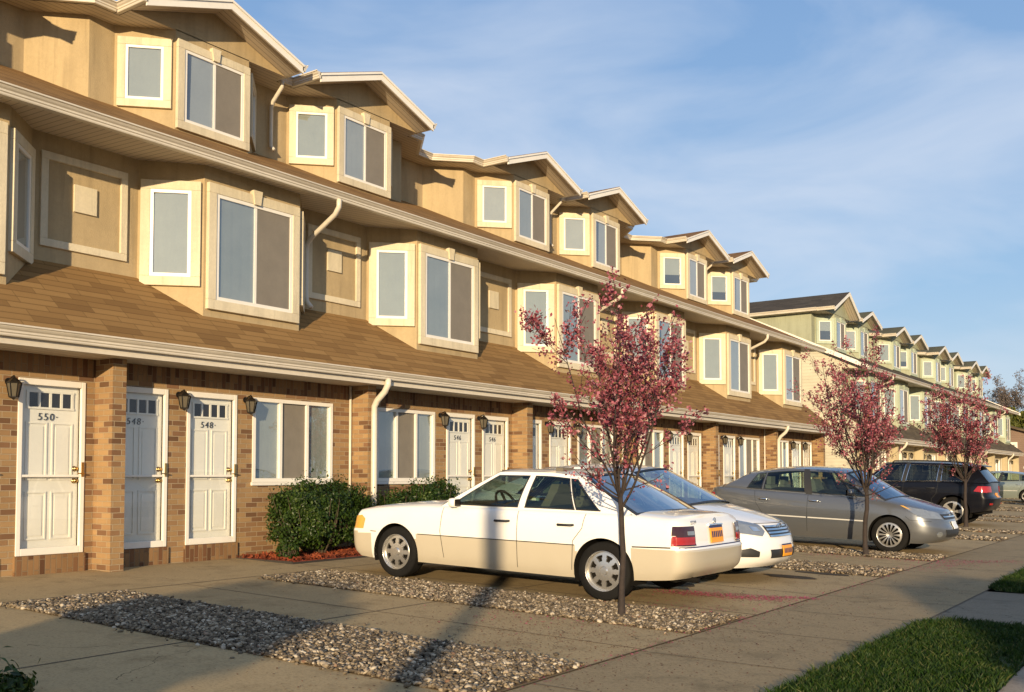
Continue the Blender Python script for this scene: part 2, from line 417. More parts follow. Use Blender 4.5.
# joints in the concrete
m = MB()
def joint_y(y, x0, x1, w=.009):
    m.quad((x0,y-w,gz(x0)+.003),(x1,y-w,gz(x1)+.003),(x1,y+w,gz(x1)+.003),(x0,y+w,gz(x0)+.003))
for k in range(-2, 8):
    for y in (9.25+9.14*k+2.4,): joint_y(y, -9.6, XS)
    joint_y(4.99+9.14*k-4.5, -11.4, XS, .01); joint_y(7.2+9.14*k, -9.6, XS, .007)
for xx in (-9.66, -6.7):
    m.quad((xx-.011,-20,gz(xx)+.003),(xx+.011,-20,gz(xx)+.003),(xx+.011,75,gz(xx)+.003),(xx-.011,75,gz(xx)+.003))
m.quad((XS-.009,-30,.0035),(XS+.004,-30,.0035),(XS+.004,120,.0035),(XS-.009,120,.0035))
m.quad((-2.36,-30,-.0135),(-2.342,-30,-.0135),(-2.342,120,-.0135),(-2.36,120,-.0135))
for k in range(-8, 50):
    y = 1.05+1.52*k
    m.quad((XS+.01,y-.006,.0005),(-2.36,y-.006,-.0138),(-2.36,y+.006,-.0138),(XS+.01,y+.006,.0005))
structure(m.build('pavement_joints', M['joint']))

# gravel strips between the parking places
rng = np.random.default_rng(3)
gs = []
for k in range(-1, 8):
    gs.append((5.03+9.14*k, 6.33+9.14*k)); gs.append((8.13+9.14*k, 9.25+9.14*k))
m = MB()
for a, b in gs:
    x0 = -9.5
    m.quad((x0,a,gz(x0)+.004),(XS-.02,a,.0045),(XS-.02,b,.0045),(x0,b,gz(x0)+.004))
structure(m.build('gravel_bed', M['soil']))
ico = bmesh.new(); bmesh.ops.create_icosphere(ico, subdivisions=1, radius=1)
iv = np.array([v.co[:] for v in ico.verts]); itri = np.array([[v.index for v in f.verts] for f in ico.faces]); ico.free()
def pebbles(name, spots, smin, smax):
    n = len(spots)
    s = rng.uniform(smin, smax, (n,1,1))*rng.uniform(.7, 1.3, (n,1,3))*np.array([1,1,.62])
    V = iv[None]*s*(1+rng.normal(0,.13,(n,12,1)))
    th = rng.uniform(0, 6.28, n); c, sn = np.cos(th)[:,None], np.sin(th)[:,None]
    X = V[:,:,0]*c - V[:,:,1]*sn; Y = V[:,:,0]*sn + V[:,:,1]*c
    tl = rng.normal(0,.3,(n,1)); Z = V[:,:,2] + X*tl
    P = np.stack([X+spots[:,0:1], Y+spots[:,1:2], Z+spots[:,2:3]], 2).reshape(-1,3)
    F = (itri[None] + 12*np.arange(n)[:,None,None]).reshape(-1,3)
    me = bpy.data.meshes.new(name); me.from_pydata(P.tolist(), [], F.tolist()); me.materials.append(M['stone'])
    me.polygons.foreach_set('use_smooth', [True]*len(F))
    o = bpy.data.objects.new(name, me); COL.objects.link(o)
    return tag(o, None, None, None, 'stuff')
for i, (a, b) in enumerate(gs):
    if b < 3 or a > 60: continue
    dens = 2300 if a < 10 else (850 if a < 20 else 260)
    n = int(dens*(b-a)*5.75)
    sp = np.empty((n,3)); sp[:,0] = rng.uniform(-9.48, XS-.03, n); sp[:,1] = rng.uniform(a, b, n)
    ed = rng.uniform(0, 1, n) < .06; sp[ed,1] += rng.normal(0, .11, ed.sum())
    sp[:,2] = SL*(XS-sp[:,0]) + rng.uniform(.004, .026, n)
    k = 1 if a < 10 else (1.2 if a < 20 else 1.7)
    o = pebbles('gravel', sp, .008*k, .025*k)
    tag(o, 'strip of mixed tan and grey river pebbles across the parking area', 'gravel')

m = MB()
for cx_, cy_, rx_, ry_, sd in ((-4.75,13.25,.36,.20,1),(-4.55,14.0,.40,.13,2),(-5.75,11.35,.5,.28,3),(-8.0,12.4,.5,.3,4),(-5.3,20.6,.5,.3,5)):
    pts = []
    for k in range(26):
        a = 2*math.pi*k/26; q = 1+.3*noise.noise(Vector((math.cos(a)*1.3+sd*7, math.sin(a)*1.3, 0)))
        x = cx_+rx_*q*math.cos(a); y = cy_+ry_*q*math.sin(a); pts.append((x, y, gz(x)+.0045))
    m.poly(pts)
structure(m.build('oil_stains', M['stain']))
# grass verge
def grass(name, a, b, dens, hgt):
    n = int((b-a)*1.13*dens); m_ = []
    x = rng.uniform(-2.36, KX0, n)+rng.normal(0,.018,n); y = rng.uniform(a, b, n)
    keep = (np.abs(np.minimum(y-a, b-y)) + np.maximum(0, x+2.35-0)*1.0) > .26
    x, y = x[keep], y[keep]
    pn = np.array([noise.noise(Vector((a_*2.6, b_*2.6, 0)))+.5*noise.noise(Vector((a_*9, b_*9, 3))) for a_, b_ in zip(x, y)])
    k2 = pn > -.55+rng.normal(0,.12,len(x)); x, y, pn = x[k2], y[k2], pn[k2]; n = len(x)
    ht = rng.uniform(.35, 1, n)*hgt*(1+.5*pn); w = rng.uniform(.003, .007, n)*(1.5 if dens < 5000 else 1); th = rng.uniform(0, 6.28, n)
    lx, ly = rng.normal(0, .5, n)*ht, rng.normal(0, .5, n)*ht
    z = np.full(n, -.012)
    dx, dy = np.cos(th)*w, np.sin(th)*w
    P = np.stack([np.stack([x-dx,y-dy,z],1), np.stack([x+dx,y+dy,z],1), np.stack([x+lx*.4+dx*.7,y+ly*.4+dy*.7,z+ht*.6],1), np.stack([x+lx,y+ly,z+ht],1), np.stack([x+lx*.4-dx*.7,y+ly*.4-dy*.7,z+ht*.6],1)],1).reshape(-1,3)
    b5 = 5*np.arange(n)[:,None]
    F = (b5+np.array([0,1,2,3,4]))
    me = bpy.data.meshes.new(name); me.from_pydata(P.tolist(), [], F.tolist()); me.materials.append(M['grass'])
    o = bpy.data.objects.new(name, me); COL.objects.link(o)
    tag(o, 'short green grass on the verge beside the sidewalk', 'grass', None, 'stuff')
grass('grass', 4.2, 10.35, 6500, .065); grass('grass', 13.35, 19.5, 4500, .075); grass('grass', 22.5, 28.7, 1500, .08)

# fallen petals and bud litter
def flakes(name, pts, mat, s0, s1, label, cat):
    n = len(pts); th = rng.uniform(0, 6.28, n); s = rng.uniform(s0, s1, n)
    c, sn = np.cos(th)*s, np.sin(th)*s
    tz = rng.uniform(-.2, .5, n)*s
    A = np.stack([pts[:,0]-c, pts[:,1]-sn, pts[:,2]+.004+0*c],1); B_ = np.stack([pts[:,0]+sn*.7, pts[:,1]-c*.7, pts[:,2]+.005+np.abs(tz)],1)
    C_ = np.stack([pts[:,0]+c, pts[:,1]+sn, pts[:,2]+.006+np.abs(tz)*.5],1); D_ = np.stack([pts[:,0]-sn*.7, pts[:,1]+c*.7, pts[:,2]+.005+0*c],1)
    P = np.stack([A,B_,C_,D_],1).reshape(-1,3); F = 4*np.arange(n)[:,None]+np.array([0,1,2,3])
    me = bpy.data.meshes.new(name); me.from_pydata(P.tolist(), [], F.tolist()); me.materials.append(mat)
    o = bpy.data.objects.new(name, me); COL.objects.link(o); tag(o, label, cat, None, 'stuff')
def zz(x): return np.where(x < XS, SL*(XS-x), -.004-.01*(x-XS))
ps = []
def line(xa, ya, xb, yb, n, sp):
    t = rng.uniform(0, 1, n); x = xa+(xb-xa)*t+rng.normal(0, sp, n); y = ya+(yb-ya)*t+rng.normal(0, sp, n); ps.append(np.stack([x,y,zz(x)],1))
line(XS, 4.9, XS, 15.5, 420, .05); line(-5.5, 6.33, XS, 6.33, 500, .025); line(-5.8, 9.28, XS, 9.28, 700, .06); line(-5.6, 8.0, -4.0, 9.2, 700, .35); line(-5.6, 17.0, -4.2, 18.2, 700, .35)
line(-5.3, 10.6, -4.0, 10.9, 1700, .12); line(-4.2, 11, XS, 11.3, 300, .06); line(-4.6, 17.5, -3.6, 17.2, 700, .25)
line(-3.8, 15.5, -3.2, 17.8, 500, .2); line(-5.2, 9, -4.2, 11.5, 300, .5); line(-6, 8, -4, 9.5, 160, .5); line(-3.6, 17.5, -2.6, 18.3, 400, .15)
flakes('fallen_petals', np.concatenate(ps), M['petal'], .006, .015, 'fallen pink petals lying along the edges of the concrete', 'petals')
ps = []
n = 3600; x = rng.normal(-4.7, .9, n); y = rng.normal(7.6, 1.3, n); ps.append(np.stack([x,y,zz(x)],1))
n = 1700; x = rng.uniform(-5, -2.5, n); y = rng.uniform(4, 14, n); ps.append(np.stack([x,y,zz(x)],1))
n = 500; x = rng.uniform(-11, -4, n); y = rng.uniform(3, 12, n); ps.append(np.stack([x,y,zz(x)],1))
flakes('bud_litter', np.concatenate(ps), M['litter'], .005, .012, 'brown bud scales scattered over the concrete', 'litter')

# ------------------------------------------------------------------ row houses
Zv = Vector((0,0,1))
def frame(o, u, n):  # u along width, n outward
    return (Vector(o), Vector(u).normalized(), Zv.copy(), Vector(n).normalized())
def window(parent, F, w, z0, z1, lites, trim=0, trimmat=None, keystone=False, inset=0, dress=None, frw=.05, detail=True):
    """F origin at the window's lower left in plan (z=0); lites = fractions where mullions stand"""
    h0, h1 = z0, z1
    surf = inset != 0                             # frame planted on the wall face
    f = MB(); d0, d1 = (-.01, .044) if surf else (-.05, .03)
    f.fbox(F, 0, w, h0, h0+frw, d0, d1); f.fbox(F, 0, w, h1-frw, h1, d0, d1)
    f.fbox(F, 0, frw, h0+frw, h1-frw, d0, d1); f.fbox(F, w-frw, w, h0+frw, h1-frw, d0, d1)
    edges = [frw]
    for t in lites:
        f.fbox(F, w*t-frw*.45, w*t+frw*.45, h0+frw, h1-frw, d0, d1-.008); edges += [w*t-frw*.45, w*t+frw*.45]
    edges.append(w-frw)
    wo = f.build('window', M['white'], parent)
    g = MB(); cu = MB(); sc = MB(); dk = MB()
    o, U, V, N = F
    P = lambda u, v, d: tuple(o+U*u+V*v+N*d)
    for i in range(0, len(edges), 2):
        a, b = edges[i], edges[i+1]
        gd = (.03 if surf else -.012)-(.008 if i % 4 else 0)
        g.quad(P(a,h0+frw,gd), P(b,h0+frw,gd), P(b,h1-frw,gd), P(a,h1-frw,gd))
        k = dress[i//2] if dress else 'c'
        cd = .010 if surf else -.047
        if k == 's':
            sd = gd+.007
            sc.quad(P(a,h0+frw,sd), P(b,h0+frw,sd), P(b,h1-frw,sd), P(a,h1-frw,sd))
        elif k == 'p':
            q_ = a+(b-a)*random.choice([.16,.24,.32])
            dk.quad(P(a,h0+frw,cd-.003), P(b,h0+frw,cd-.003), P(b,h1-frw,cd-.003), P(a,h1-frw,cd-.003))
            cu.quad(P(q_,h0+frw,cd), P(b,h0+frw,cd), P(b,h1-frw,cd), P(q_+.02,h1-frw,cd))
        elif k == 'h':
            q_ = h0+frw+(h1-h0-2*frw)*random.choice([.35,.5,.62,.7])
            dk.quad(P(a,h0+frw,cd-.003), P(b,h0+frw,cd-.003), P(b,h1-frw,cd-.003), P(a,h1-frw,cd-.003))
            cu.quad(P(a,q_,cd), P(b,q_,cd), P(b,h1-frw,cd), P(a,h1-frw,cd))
        else:
            nn = 12; pts = []
            for j in range(nn+1):
                u = a+(b-a)*j/nn; pts.append((u, cd+.0007*math.sin(j*2.1+i)))
            for j in range(nn):
                cu.quad(P(pts[j][0],h0+frw,pts[j][1]), P(pts[j+1][0],h0+frw,pts[j+1][1]), P(pts[j+1][0],h1-frw,pts[j+1][1]), P(pts[j][0],h1-frw,pts[j][1]))
    g.build('pane', M['glass'], wo, recalc=False)
    if cu.v: cu.build('curtain', M[dress_mat(dress)], wo, recalc=False, smooth=True)
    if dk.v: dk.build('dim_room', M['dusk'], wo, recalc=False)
    if sc.v: sc.build('insect_screen', M['screen'], wo, recalc=False)
    if trim:
        t = MB(); p0, p1 = -.02, .056
        t.fbox(F, -trim, w+trim, h1, h1+trim, p0, p1); t.fbox(F, -trim, w+trim, h0-trim, h0, p0, p1)
        t.fbox(F, -trim, 0, h0, h1, p0, p1); t.fbox(F, w, w+trim, h0, h1, p0, p1)
        t.build('window_trim', trimmat, wo, bevel=.006 if detail else 0)
    if keystone:
        t = MB(); c = w/2; a = trim
        vs = [P(c-.055,h1-.01,0),P(c+.055,h1-.01,0),P(c+.085,h1+a+.06,0),P(c-.085,h1+a+.06,0),P(c-.055,h1-.01,.085),P(c+.055,h1-.01,.085),P(c+.085,h1+a+.06,.085),P(c-.085,h1+a+.06,.085)]
        t.add(vs, [(0,3,2,1),(4,5,6,7),(0,1,5,4),(1,2,6,5),(2,3,7,6),(3,0,4,7)])
        t.build('keystone', trimmat, wo)
    return wo
def dress_mat(d): return 'blind' if d and ('b' in d or 'h' in d) else 'curtain'

def opening_wall(y0, y1, z0, z1, ops, depth, x=0):
    """wall face at x looking to +x with openings (ya,yb,za,zb) and their reveals"""
    m = MB()
    ys = sorted({y0, y1, *[v for o in ops for v in o[:2]]}); zs = sorted({z0, z1, *[v for o in ops for v in o[2:]]})
    for i in range(len(ys)-1):
        for j in range(len(zs)-1):
            c = ((ys[i]+ys[i+1])/2, (zs[j]+zs[j+1])/2)
            if any(o[0] < c[0] < o[1] and o[2] < c[1] < o[3] for o in ops): continue
            m.quad((x,ys[i],zs[j]),(x,ys[i+1],zs[j]),(x,ys[i+1],zs[j+1]),(x,ys[i],zs[j+1]))
    for a, b, c, d in ops:
        m.quad((x,a,c),(x,a,d),(x-depth,a,d),(x-depth,a,c)); m.quad((x,b,d),(x,b,c),(x-depth,b,c),(x-depth,b,d))
        m.quad((x,a,d),(x,b,d),(x-depth,b,d),(x-depth,a,d)); m.quad((x,b,c),(x,a,c),(x-depth,a,c),(x-depth,b,c))
        m.quad((x-depth,a,c),(x-depth,b,c),(x-depth,b,d),(x-depth,a,d))
    return m

def front_door(parent, y0, number, detail, half=False):
    w, z0, z1 = .86, .44, 2.56
    F = frame((-.06, y0, 0), (0,1,0), (1,0,0))
    d = MB()                                      # the leaf with its moulded panels
    d.fbox(F, .05, w-.05, z0+.03, z1-.06, -.05, 0)
    def mould(u0, u1, v0, v1, t=.018, p=.012):
        d.fbox(F, u0, u1, v0, v0+t, 0, p); d.fbox(F, u0, u1, v1-t, v1, 0, p); d.fbox(F, u0, u0+t, v0+t, v1-t, 0, p); d.fbox(F, u1-t, u1, v0+t, v1-t, 0, p)
        d.fbox(F, u0+.05, u1-.05, v0+.05, v1-.05, 0, .007)
    for u0 in (.13, .46):
        if detail: mould(u0, u0+.27, 1.34, 2.04); mould(u0, u0+.27, .62, 1.2)
    leaf = d.build('front_door', M['door'], parent)
    if not detail: return leaf
    lt = MB(); lf = MB()
    for i in range(4):
        u = .155+i*.142; lt.fbox(F, u+.008, u+.118, 2.225, 2.4, 0, .004)
    lf.fbox(F, .13, .74, 2.40, 2.425, 0, .018); lf.fbox(F, .13, .74, 2.2, 2.225, 0, .018)
    for i in range(5): lf.fbox(F, .135+i*.142+(.0 if i else -.005), .163+i*.142, 2.225, 2.4, 0, .018)
    lt.build('door_lite', M['darkglass'], leaf); lf.build('lite_frame', M['door'], leaf)
    if number:
        Mx = Matrix(((0,0,1,-.052),(1,0,0,y0+.4),(0,1,0,2.105),(0,0,0,1)))
        text_mesh('house_number', number, .125, M['black'], leaf, Mx, .004, .1, -.0012)
    kb = MB()
    for z in (1.33, 1.48):
        kb.lathe([(0,.062),(.02,.06),(.03,.045),(.028,.03),(.012,.022),(.012,.01),(.035,.006),(.035,0),(0,0)], (Vector((-.06,y0+.76,z)),Vector((0,1,0)),Zv,Vector((1,0,0))), 12)
    kb.build('door_knob', M['brass'], leaf, smooth=True)
    s = MB()                                      # storm door in front of it
    s.fbox(F, 0, .055, z0, z1, .028, .075); s.fbox(F, w-.055, w, z0, z1, .028, .075)
    s.fbox(F, .055, w-.055, z1-.075, z1, .028, .075); s.fbox(F, .055, w-.055, z0, z0+.085, .028, .075)
    s.fbox(F, .055, w-.055, 1.375, 1.405, .035, .068)
    st = s.build('storm_door', M['white'], parent, bevel=.005)
    g = MB(); o, U, V, N = F; P = lambda u, v, dd: tuple(o+U*u+V*v+N*dd)
    g.quad(P(.055,z0+.085,.05),P(w-.055,z0+.085,.05),P(w-.055,z1-.075,.05),P(.055,z1-.075,.05)); g.build('pane', M['storm'], st, recalc=False)
    hd = MB(); hd.fbox(F, w-.045, w-.015, 1.38, 1.56, .075, .088); hd.tube([P(w-.03,1.42,.085),P(w-.03,1.42,.12),P(w-.12,1.42,.125)], .009, 6)
    hd.build('handle', M['brass'], st)
    return leaf

def wall_lamp(parent, y):
    m = MB(); c = Vector((.13, y, 2.44))
    m.lathe([(0,.0),(.045,0),(.045,.012),(0,.012)], (Vector((0,y,2.5)),Vector((0,1,0)),Zv,Vector((1,0,0))), 12)
    m.tube([(0,y,2.5),(.06,y,2.54),(.12,y,2.56),(.14,y,2.54)], .011, 6)
    F = (c, Vector((1,0,0)), Vector((0,1,0)), Zv)
    m.lathe([(0,.1),(.02,.1),(.075,.05),(.09,.045),(.085,.03)], F, 6)
    for k in range(6):
        th = math.pi*k/3
        m.tube([c+Vector((.082*math.cos(th),.082*math.sin(th),.03)), c+Vector((.052*math.cos(th),.052*math.sin(th),-.13))], .006, 4)
    m.lathe([(.055,-.12),(.055,-.135),(.02,-.15),(0,-.165)], F, 6)
    l = m.build('wall_lamp', M['bronze'], parent)
    g = MB(); g.lathe([(.076,.03),(.047,-.125)], F, 6); g.build('lantern_glass', M['lampglass'], l)

GUT = [(0,0),(.065,0),(.072,.012),(.072,.03),(.085,.04),(.085,.062),(.105,.078),(.12,.098),(.105,.102),(.105,.11),(.128,.114),(.128,.132),(.115,.132),(.112,.115),(0,.112)]
PAL_TAN = dict(wall='brick', soldier='soldier', up='stucco', trim='cream', sh='shingle', shu='shingle_up', shg='shingle_g', fin='brick', step='soldier', end='stucco')
PAL_GRN = dict(wall='g_ground', soldier='g_ground', up='g_stucco', trim='g_trim', sh='g_shingle', shu='g_shingle_up', shg='g_shingle_g2', fin='g_ground', step='g_ground', end='g_siding')

def house(y_start, kind, label, group, pal, number=None, detail=True, first=False, last=False, dz=0, variant=0):
    A = kind == 'A'
    root = thing('row_house', label, 'row house', (XW, y_start, dz), group)
    p = {k: M[v] for k, v in pal.items()}
    fy = (lambda y: y) if A else (lambda y: PU-y)
    rr = random.Random(int(y_start*100))
    # --- ground floor
    if A: doors, win, lamps = [.12, 1.285], (2.435, 4.06), [1.15, 2.3]
    else: doors, win, lamps = [2.385, 3.49], (.505, 2.05), [3.37, 2.2]
    ops = [(d, d+.86, .44, 2.56) for d in doors] + [(win[0], win[1], 1.3, 2.55)]
    opening_wall(0, PU, -.1, 2.64, ops, .09).build('ground_floor_wall', p['wall'], root)
    m = MB(); m.quad((.004,0,2.64),(.004,PU,2.64),(.004,PU,2.9),(.004,0,2.9)); m.quad((.004,0,2.64),(0,0,2.64),(0,PU,2.64),(.004,PU,2.64))
    m.build('soldier_course', p['soldier'], root)
    for yy in [0]+([PU] if last else []):
        m = MB(); m.box(-.02, .38, yy-.095, yy+.095, -.05, 2.86)
        m.build('brick_pier' if pal is PAL_TAN else 'wall_pier', p['fin'], root)
    for i, d in enumerate(doors):
        s = MB(); s.box(-.01, .035, d-.02, d+.88, -.05, .435); s.build('door_step', p['step'], root)
        front_door(root, d, number, detail)
    if detail or variant != 9:
        for y in lamps: wall_lamp(root, y)
    F = frame((-.015, win[0], 0), (0,1,0), (1,0,0))
    window(root, F, win[1]-win[0], 1.3, 2.55, [.34, .67], 0, None, False, 0, 'csb' if A else 'bsc', .055, detail)
    m = MB(); m.box(-.01, .035, win[0]-.02, win[1]+.02, 1.25, 1.297); m.build('window_sill', M['white'], root)
    # --- porch eave
    m = MB(); m.quad((0,0,2.86),(.67,0,2.86),(.67,PU,2.86),(0,PU,2.86)); m.build('porch_soffit', M['soffit_y'], root, recalc=False)
    m = MB(); m.extrude_y([(.655,2.855),(.675,2.855),(.675,3.06),(.655,3.06)], 0, PU)
    m.extrude_y([(.677+a, 2.935+b) for a, b in GUT], 0, PU); m.build('porch_gutter', M['gutter'], root)
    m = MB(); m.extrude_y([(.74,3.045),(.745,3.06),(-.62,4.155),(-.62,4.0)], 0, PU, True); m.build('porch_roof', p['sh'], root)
    # --- first floor with its bay
    m = MB(); m.quad((-.6,0,3.9),(-.6,PU,3.9),(-.6,PU,5.85),(-.6,0,5.85)); m.build('upper_wall', p['up'], root)
    b0, b1, bd = 1.51, 3.30, .63
    plan = [(-.6,b0-bd),(.03,b0),(.03,b1),(-.6,b1+bd)]
    m = MB()
    for (xa,ya),(xb,yb) in zip(plan, plan[1:]): m.quad((xa,ya,3.3),(xb,yb,3.3),(xb,yb,5.83),(xa,ya,5.83))
    bay = m.build('bay', p['up'], root)
    fw = b1-b0-.36
    window(root, frame((.03,b0+.18,0),(0,1,0),(1,0,0)), fw, 3.88, 5.4, [.5], .14, p['trim'], True, -.06, rr.choice(['ps','ps','bs','ps','cs']), .05, detail)
    cw = bd*math.sqrt(2)
    for o, u, n, dr in (((-.6,b0-bd,0),(1,1,0),(1,-1,0),'b'), ((.03,b1,0),(-1,1,0),(1,1,0),'c')):
        Fc = frame(o, u, n); Fc = (Fc[0]+Fc[1]*.17, Fc[1], Fc[2], Fc[3])
        window(root, Fc, cw-.34, 4.17, 5.39, [], .13, p['trim'], False, -.06, dr, .045, detail)
    # stucco panel on the party line
    if not (first and pal is PAL_GRN):
        m = MB(); F = frame((-.6,-.54,0),(0,1,0),(1,0,0)); w, z0, z1, t = 1.24, 4.33, 5.56, .10
        m.fbox(F,0,w,z0,z0+t,-.01,.035); m.fbox(F,0,w,z1-t,z1,-.01,.035); m.fbox(F,0,t,z0+t,z1-t,-.01,.035); m.fbox(F,w-t,w,z0+t,z1-t,-.01,.035)
        pn = m.build('wall_panel', p['trim'], root, bevel=.006 if detail else 0)
        m = MB(); m.fbox(F, w/2-.16, w/2+.16, 4.86, 5.22, -.01, .03); m.build('medallion', p['trim'], pn)
    # --- main eave
    m = MB(); m.quad((-.62,0,5.80),(.36,0,5.765),(.36,PU,5.765),(-.62,PU,5.80)); m.build('main_soffit', M['soffit_y'], root, recalc=False)
    m = MB(); m.extrude_y([(.34,5.72),(.36,5.72),(.36,5.83),(.34,5.83)], 0, PU); m.extrude_y([(.362+a, 5.72+b) for a, b in GUT], 0, PU)
    m.build('main_gutter', M['gutter'], root)
    s_ = .486; zr = lambda x: 5.838+s_*(.42-x)
    m = MB(); e0 = -.25 if first else 0; e1 = PU+.3 if last else PU
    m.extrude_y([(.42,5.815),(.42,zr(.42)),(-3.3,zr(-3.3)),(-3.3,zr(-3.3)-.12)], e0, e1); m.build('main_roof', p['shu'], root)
    if first or last:
        m = MB(); ye = e0 if first else e1
        m.add([(x, y, z) for y in (ye-.02, ye+.02) for x, z in ((.5,5.69),(.5,5.87),(-3.3,zr(-3.3)+.03),(-3.3,zr(-3.3)-.17))], [(0,1,2,3),(7,6,5,4),(0,4,5,1),(1,5,6,2),(2,6,7,3),(3,7,4,0)])
        m.build('rake_board', M['white'], root)
        m = MB(); yw = .002 if first else PU-.002
        pts = [(0,-.1),(0,2.86),(.66,2.86),(.66,3.05),(-.6,4.1),(-.6,5.8),(.34,5.77),(-3.3,zr(-3.3)-.05),(-9,zr(-3.3)-.05),(-9,-.1)]
        m.poly([(x,yw,z) for x, z in pts]); m.build('end_wall', p['end'], root)
    # --- top floor
    D = MB(); x0, x1, x2 = -1.51, -2.15, -2.80
    f0, f1 = 2.115, 3.555
    plan = [(x2,-.0),(x2,.40),(x1,1.05),(x1,f0-.64),(x0,f0),(x0,f1),(x1,f1+.64),(x1,PU)]
    endside = (first and A) or (last and not A)
    if endside: plan = [(-9,1.05)] + plan[2:]
    plan = [(x, fy(y)) for x, y in plan]
    for (xa,ya),(xb,yb) in zip(plan, plan[1:]): D.quad((xa,ya,6.3),(xb,yb,6.3),(xb,yb,8.36),(xa,ya,8.36))
    c = (f0+f1)/2; hw = 1.52; ez, pz = 8.47, 9.0
    hws = {-1: hw, 1: hw}
    if endside and first: hws[-1] = 2.0; pz = 9.36      # the end gable is broader and taller
    up = (pz-ez)/hw; ups = {q: (pz-ez)/hws[q] for q in hws}
    zs_ = lambda q, d: 8.345+(hws[q]-d)*ups[q]
    tri = [(x0,c-hws[-1],8.345),(x0,c+hws[1],8.345),(x0,c,zs_(1,0)+.002)]
    D.poly([(x, fy(y), z) for x, y, z in tri])
    D.build('dormer_wall', p['up'], root)
    sof = [(-3.4,0),(x2+.35,0),(x2+.35,.25),(x1+.35,.9),(x1+.35,c-hws[-1]),(x0-.003,c-hws[-1]),(x0-.003,c+hw),(x1+.35,c+hw),(x1+.35,PU),(-3.4,PU)]
    if endside: sof = [(-9,.75),(x1+.35,.75)] + sof[4:]; sof[-1] = (-9,PU)
    m = MB(); m.poly([(x,fy(y),8.345) for x, y in sof]); m.build('dormer_soffit', M['soffit_x'], root, recalc=False)
    xf = x0+.41
    m = MB()                                       # sloping soffit under the rakes
    for s in (-1, 1):
        m.quad((x0,fy(c+s*hws[s]),8.348),(xf,fy(c+s*hws[s]),8.348),(xf,fy(c),8.348+pz-ez),(x0,fy(c),8.348+pz-ez))
    m.build('rake_soffit', M['soffit_x'], root, recalc=False)
    m = MB(); back = -9 if endside else -7
    for s in (-1, 1):
        e = c+s*(hws[s]+.04); ze = ez-.04*ups[s]
        m.add([(xf+.03,fy(e),ze),(back,fy(e),ze),(back,fy(c),pz),(xf+.03,fy(c),pz),(xf+.03,fy(e),ze-.05),(back,fy(e),ze-.05),(back,fy(c),pz-.05),(xf+.03,fy(c),pz-.05)],
              [(0,1,2,3),(7,6,5,4),(0,4,5,1),(1,5,6,2),(2,6,7,3),(3,7,4,0)])
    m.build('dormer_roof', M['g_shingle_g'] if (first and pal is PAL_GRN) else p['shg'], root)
    m = MB()                                       # rake boards
    for s in (-1, 1):
        a = (c+s*(hws[s]+.02), ez-.02*ups[s]); b = (c, pz)
        for dx0, dx1, lo, hi in ((0,.03,-.165,-.052),(0,.05,-.052,-.012)):
            m.add([(xf+dx, fy(y), z+dd) for dx in (dx0,dx1) for (y,z),dd in ((a,lo),(b,lo),(b,hi),(a,hi))], [(0,1,2,3),(7,6,5,4),(0,4,5,1),(1,5,6,2),(2,6,7,3),(3,7,4,0)])
    m.build('rake_board', M['white'], root)
    # gutters round the dormer eaves
    def run(pts):
        pts = [(x, fy(y), 8.352) for x, y in pts]
        if not A: pts = pts[::-1]
        m = MB(); m.sweep(GUT, pts); m.build('dormer_gutter', M['gutter'], root)
    if endside: run([(-9,.75),(x1+.35,.75)]) if first else run([(-9,.75),(x1+.35,.75),(x1+.35,c-hw-.09)])
    else: run([(x2+.35,0),(x2+.35,.25),(x1+.35,.9),(x1+.35,c-hw-.09)])
    run([(x1+.33,c-hws[-1]),(xf+.03,c-hws[-1])]); run([(xf+.03,c+hw),(x1+.33,c+hw)]); run([(x1+.35,c+hw+.09),(x1+.35,PU)])
    m = MB()                                       # low roof behind the eaves
    zt = lambda x, e: 8.475+.08*(e-x)
    e = x1+.36
    m.quad((e,fy(.75),8.475),(e,fy(PU),8.475),(-8,fy(PU),zt(-8,e)),(-8,fy(.75),zt(-8,e)))
    if not endside:
        e2 = x2+.36; m.quad((e2,fy(0),8.475),(e2,fy(.3),8.475),(-8,fy(.3),zt(-8,e2)),(-8,fy(0),zt(-8,e2)))
        m.quad((e2,fy(.3),8.475),(e,fy(.9),8.475),(-8,fy(.9),zt(-8,e)),(-8,fy(.3),zt(-8,e2)))
    if not endside: m.build('top_roof', p['shg'], root)
    # windows of the dormer
    ya, yb = sorted((fy(f0+.14), fy(f1-.14)))
    window(root, frame((x0,ya,0),(0,1,0),(1,0,0)), yb-ya, 6.93, 8.08, [.5], .13, p['trim'], True, -.06, rr.choice(['ps','ps','bs','ps','cs']), .045, detail)
    cw = .64*math.sqrt(2)
    ca, cb = sorted((fy(f0-.64), fy(f1+.64)))
    for o, u, n in (((x1,ca,0),(1,1,0),(1,-1,0)), ((x0,cb-.64,0),(-1,1,0),(1,1,0))):
        Fc = frame(o, u, n); Fc = (Fc[0]+Fc[1]*.17, Fc[1], Fc[2], Fc[3])
        window(root, Fc, cw-.34, 7.2, 8.05, [], .12, p['trim'], False, -.06, rr.choice(['b','c','h']), .04, detail)
    # --- pipes
    if A:
        m = MB(); ds = (.042, .032)
        def pipe(pts, r=.042): m.tube(pts, r, 8)
        pipe([(.43,3.75,5.74),(.42,3.76,5.62),(.32,3.78,5.52),(-.38,3.94,5.28),(-.52,3.97,5.2),(-.545,3.98,5.08),(-.545,3.98,4.36),(-.52,3.98,4.24),(-.42,3.98,4.14)])
        m.build('downspout', M['gutter'], root, smooth=True)
        m = MB(); pipe([(x1+.43,4.47,8.36),(x1+.42,4.48,8.26),(x1+.12,4.54,8.08),(x1+.06,4.55,7.98),(x1+.06,4.55,7.28),(x1+.14,4.55,7.2)], .036)
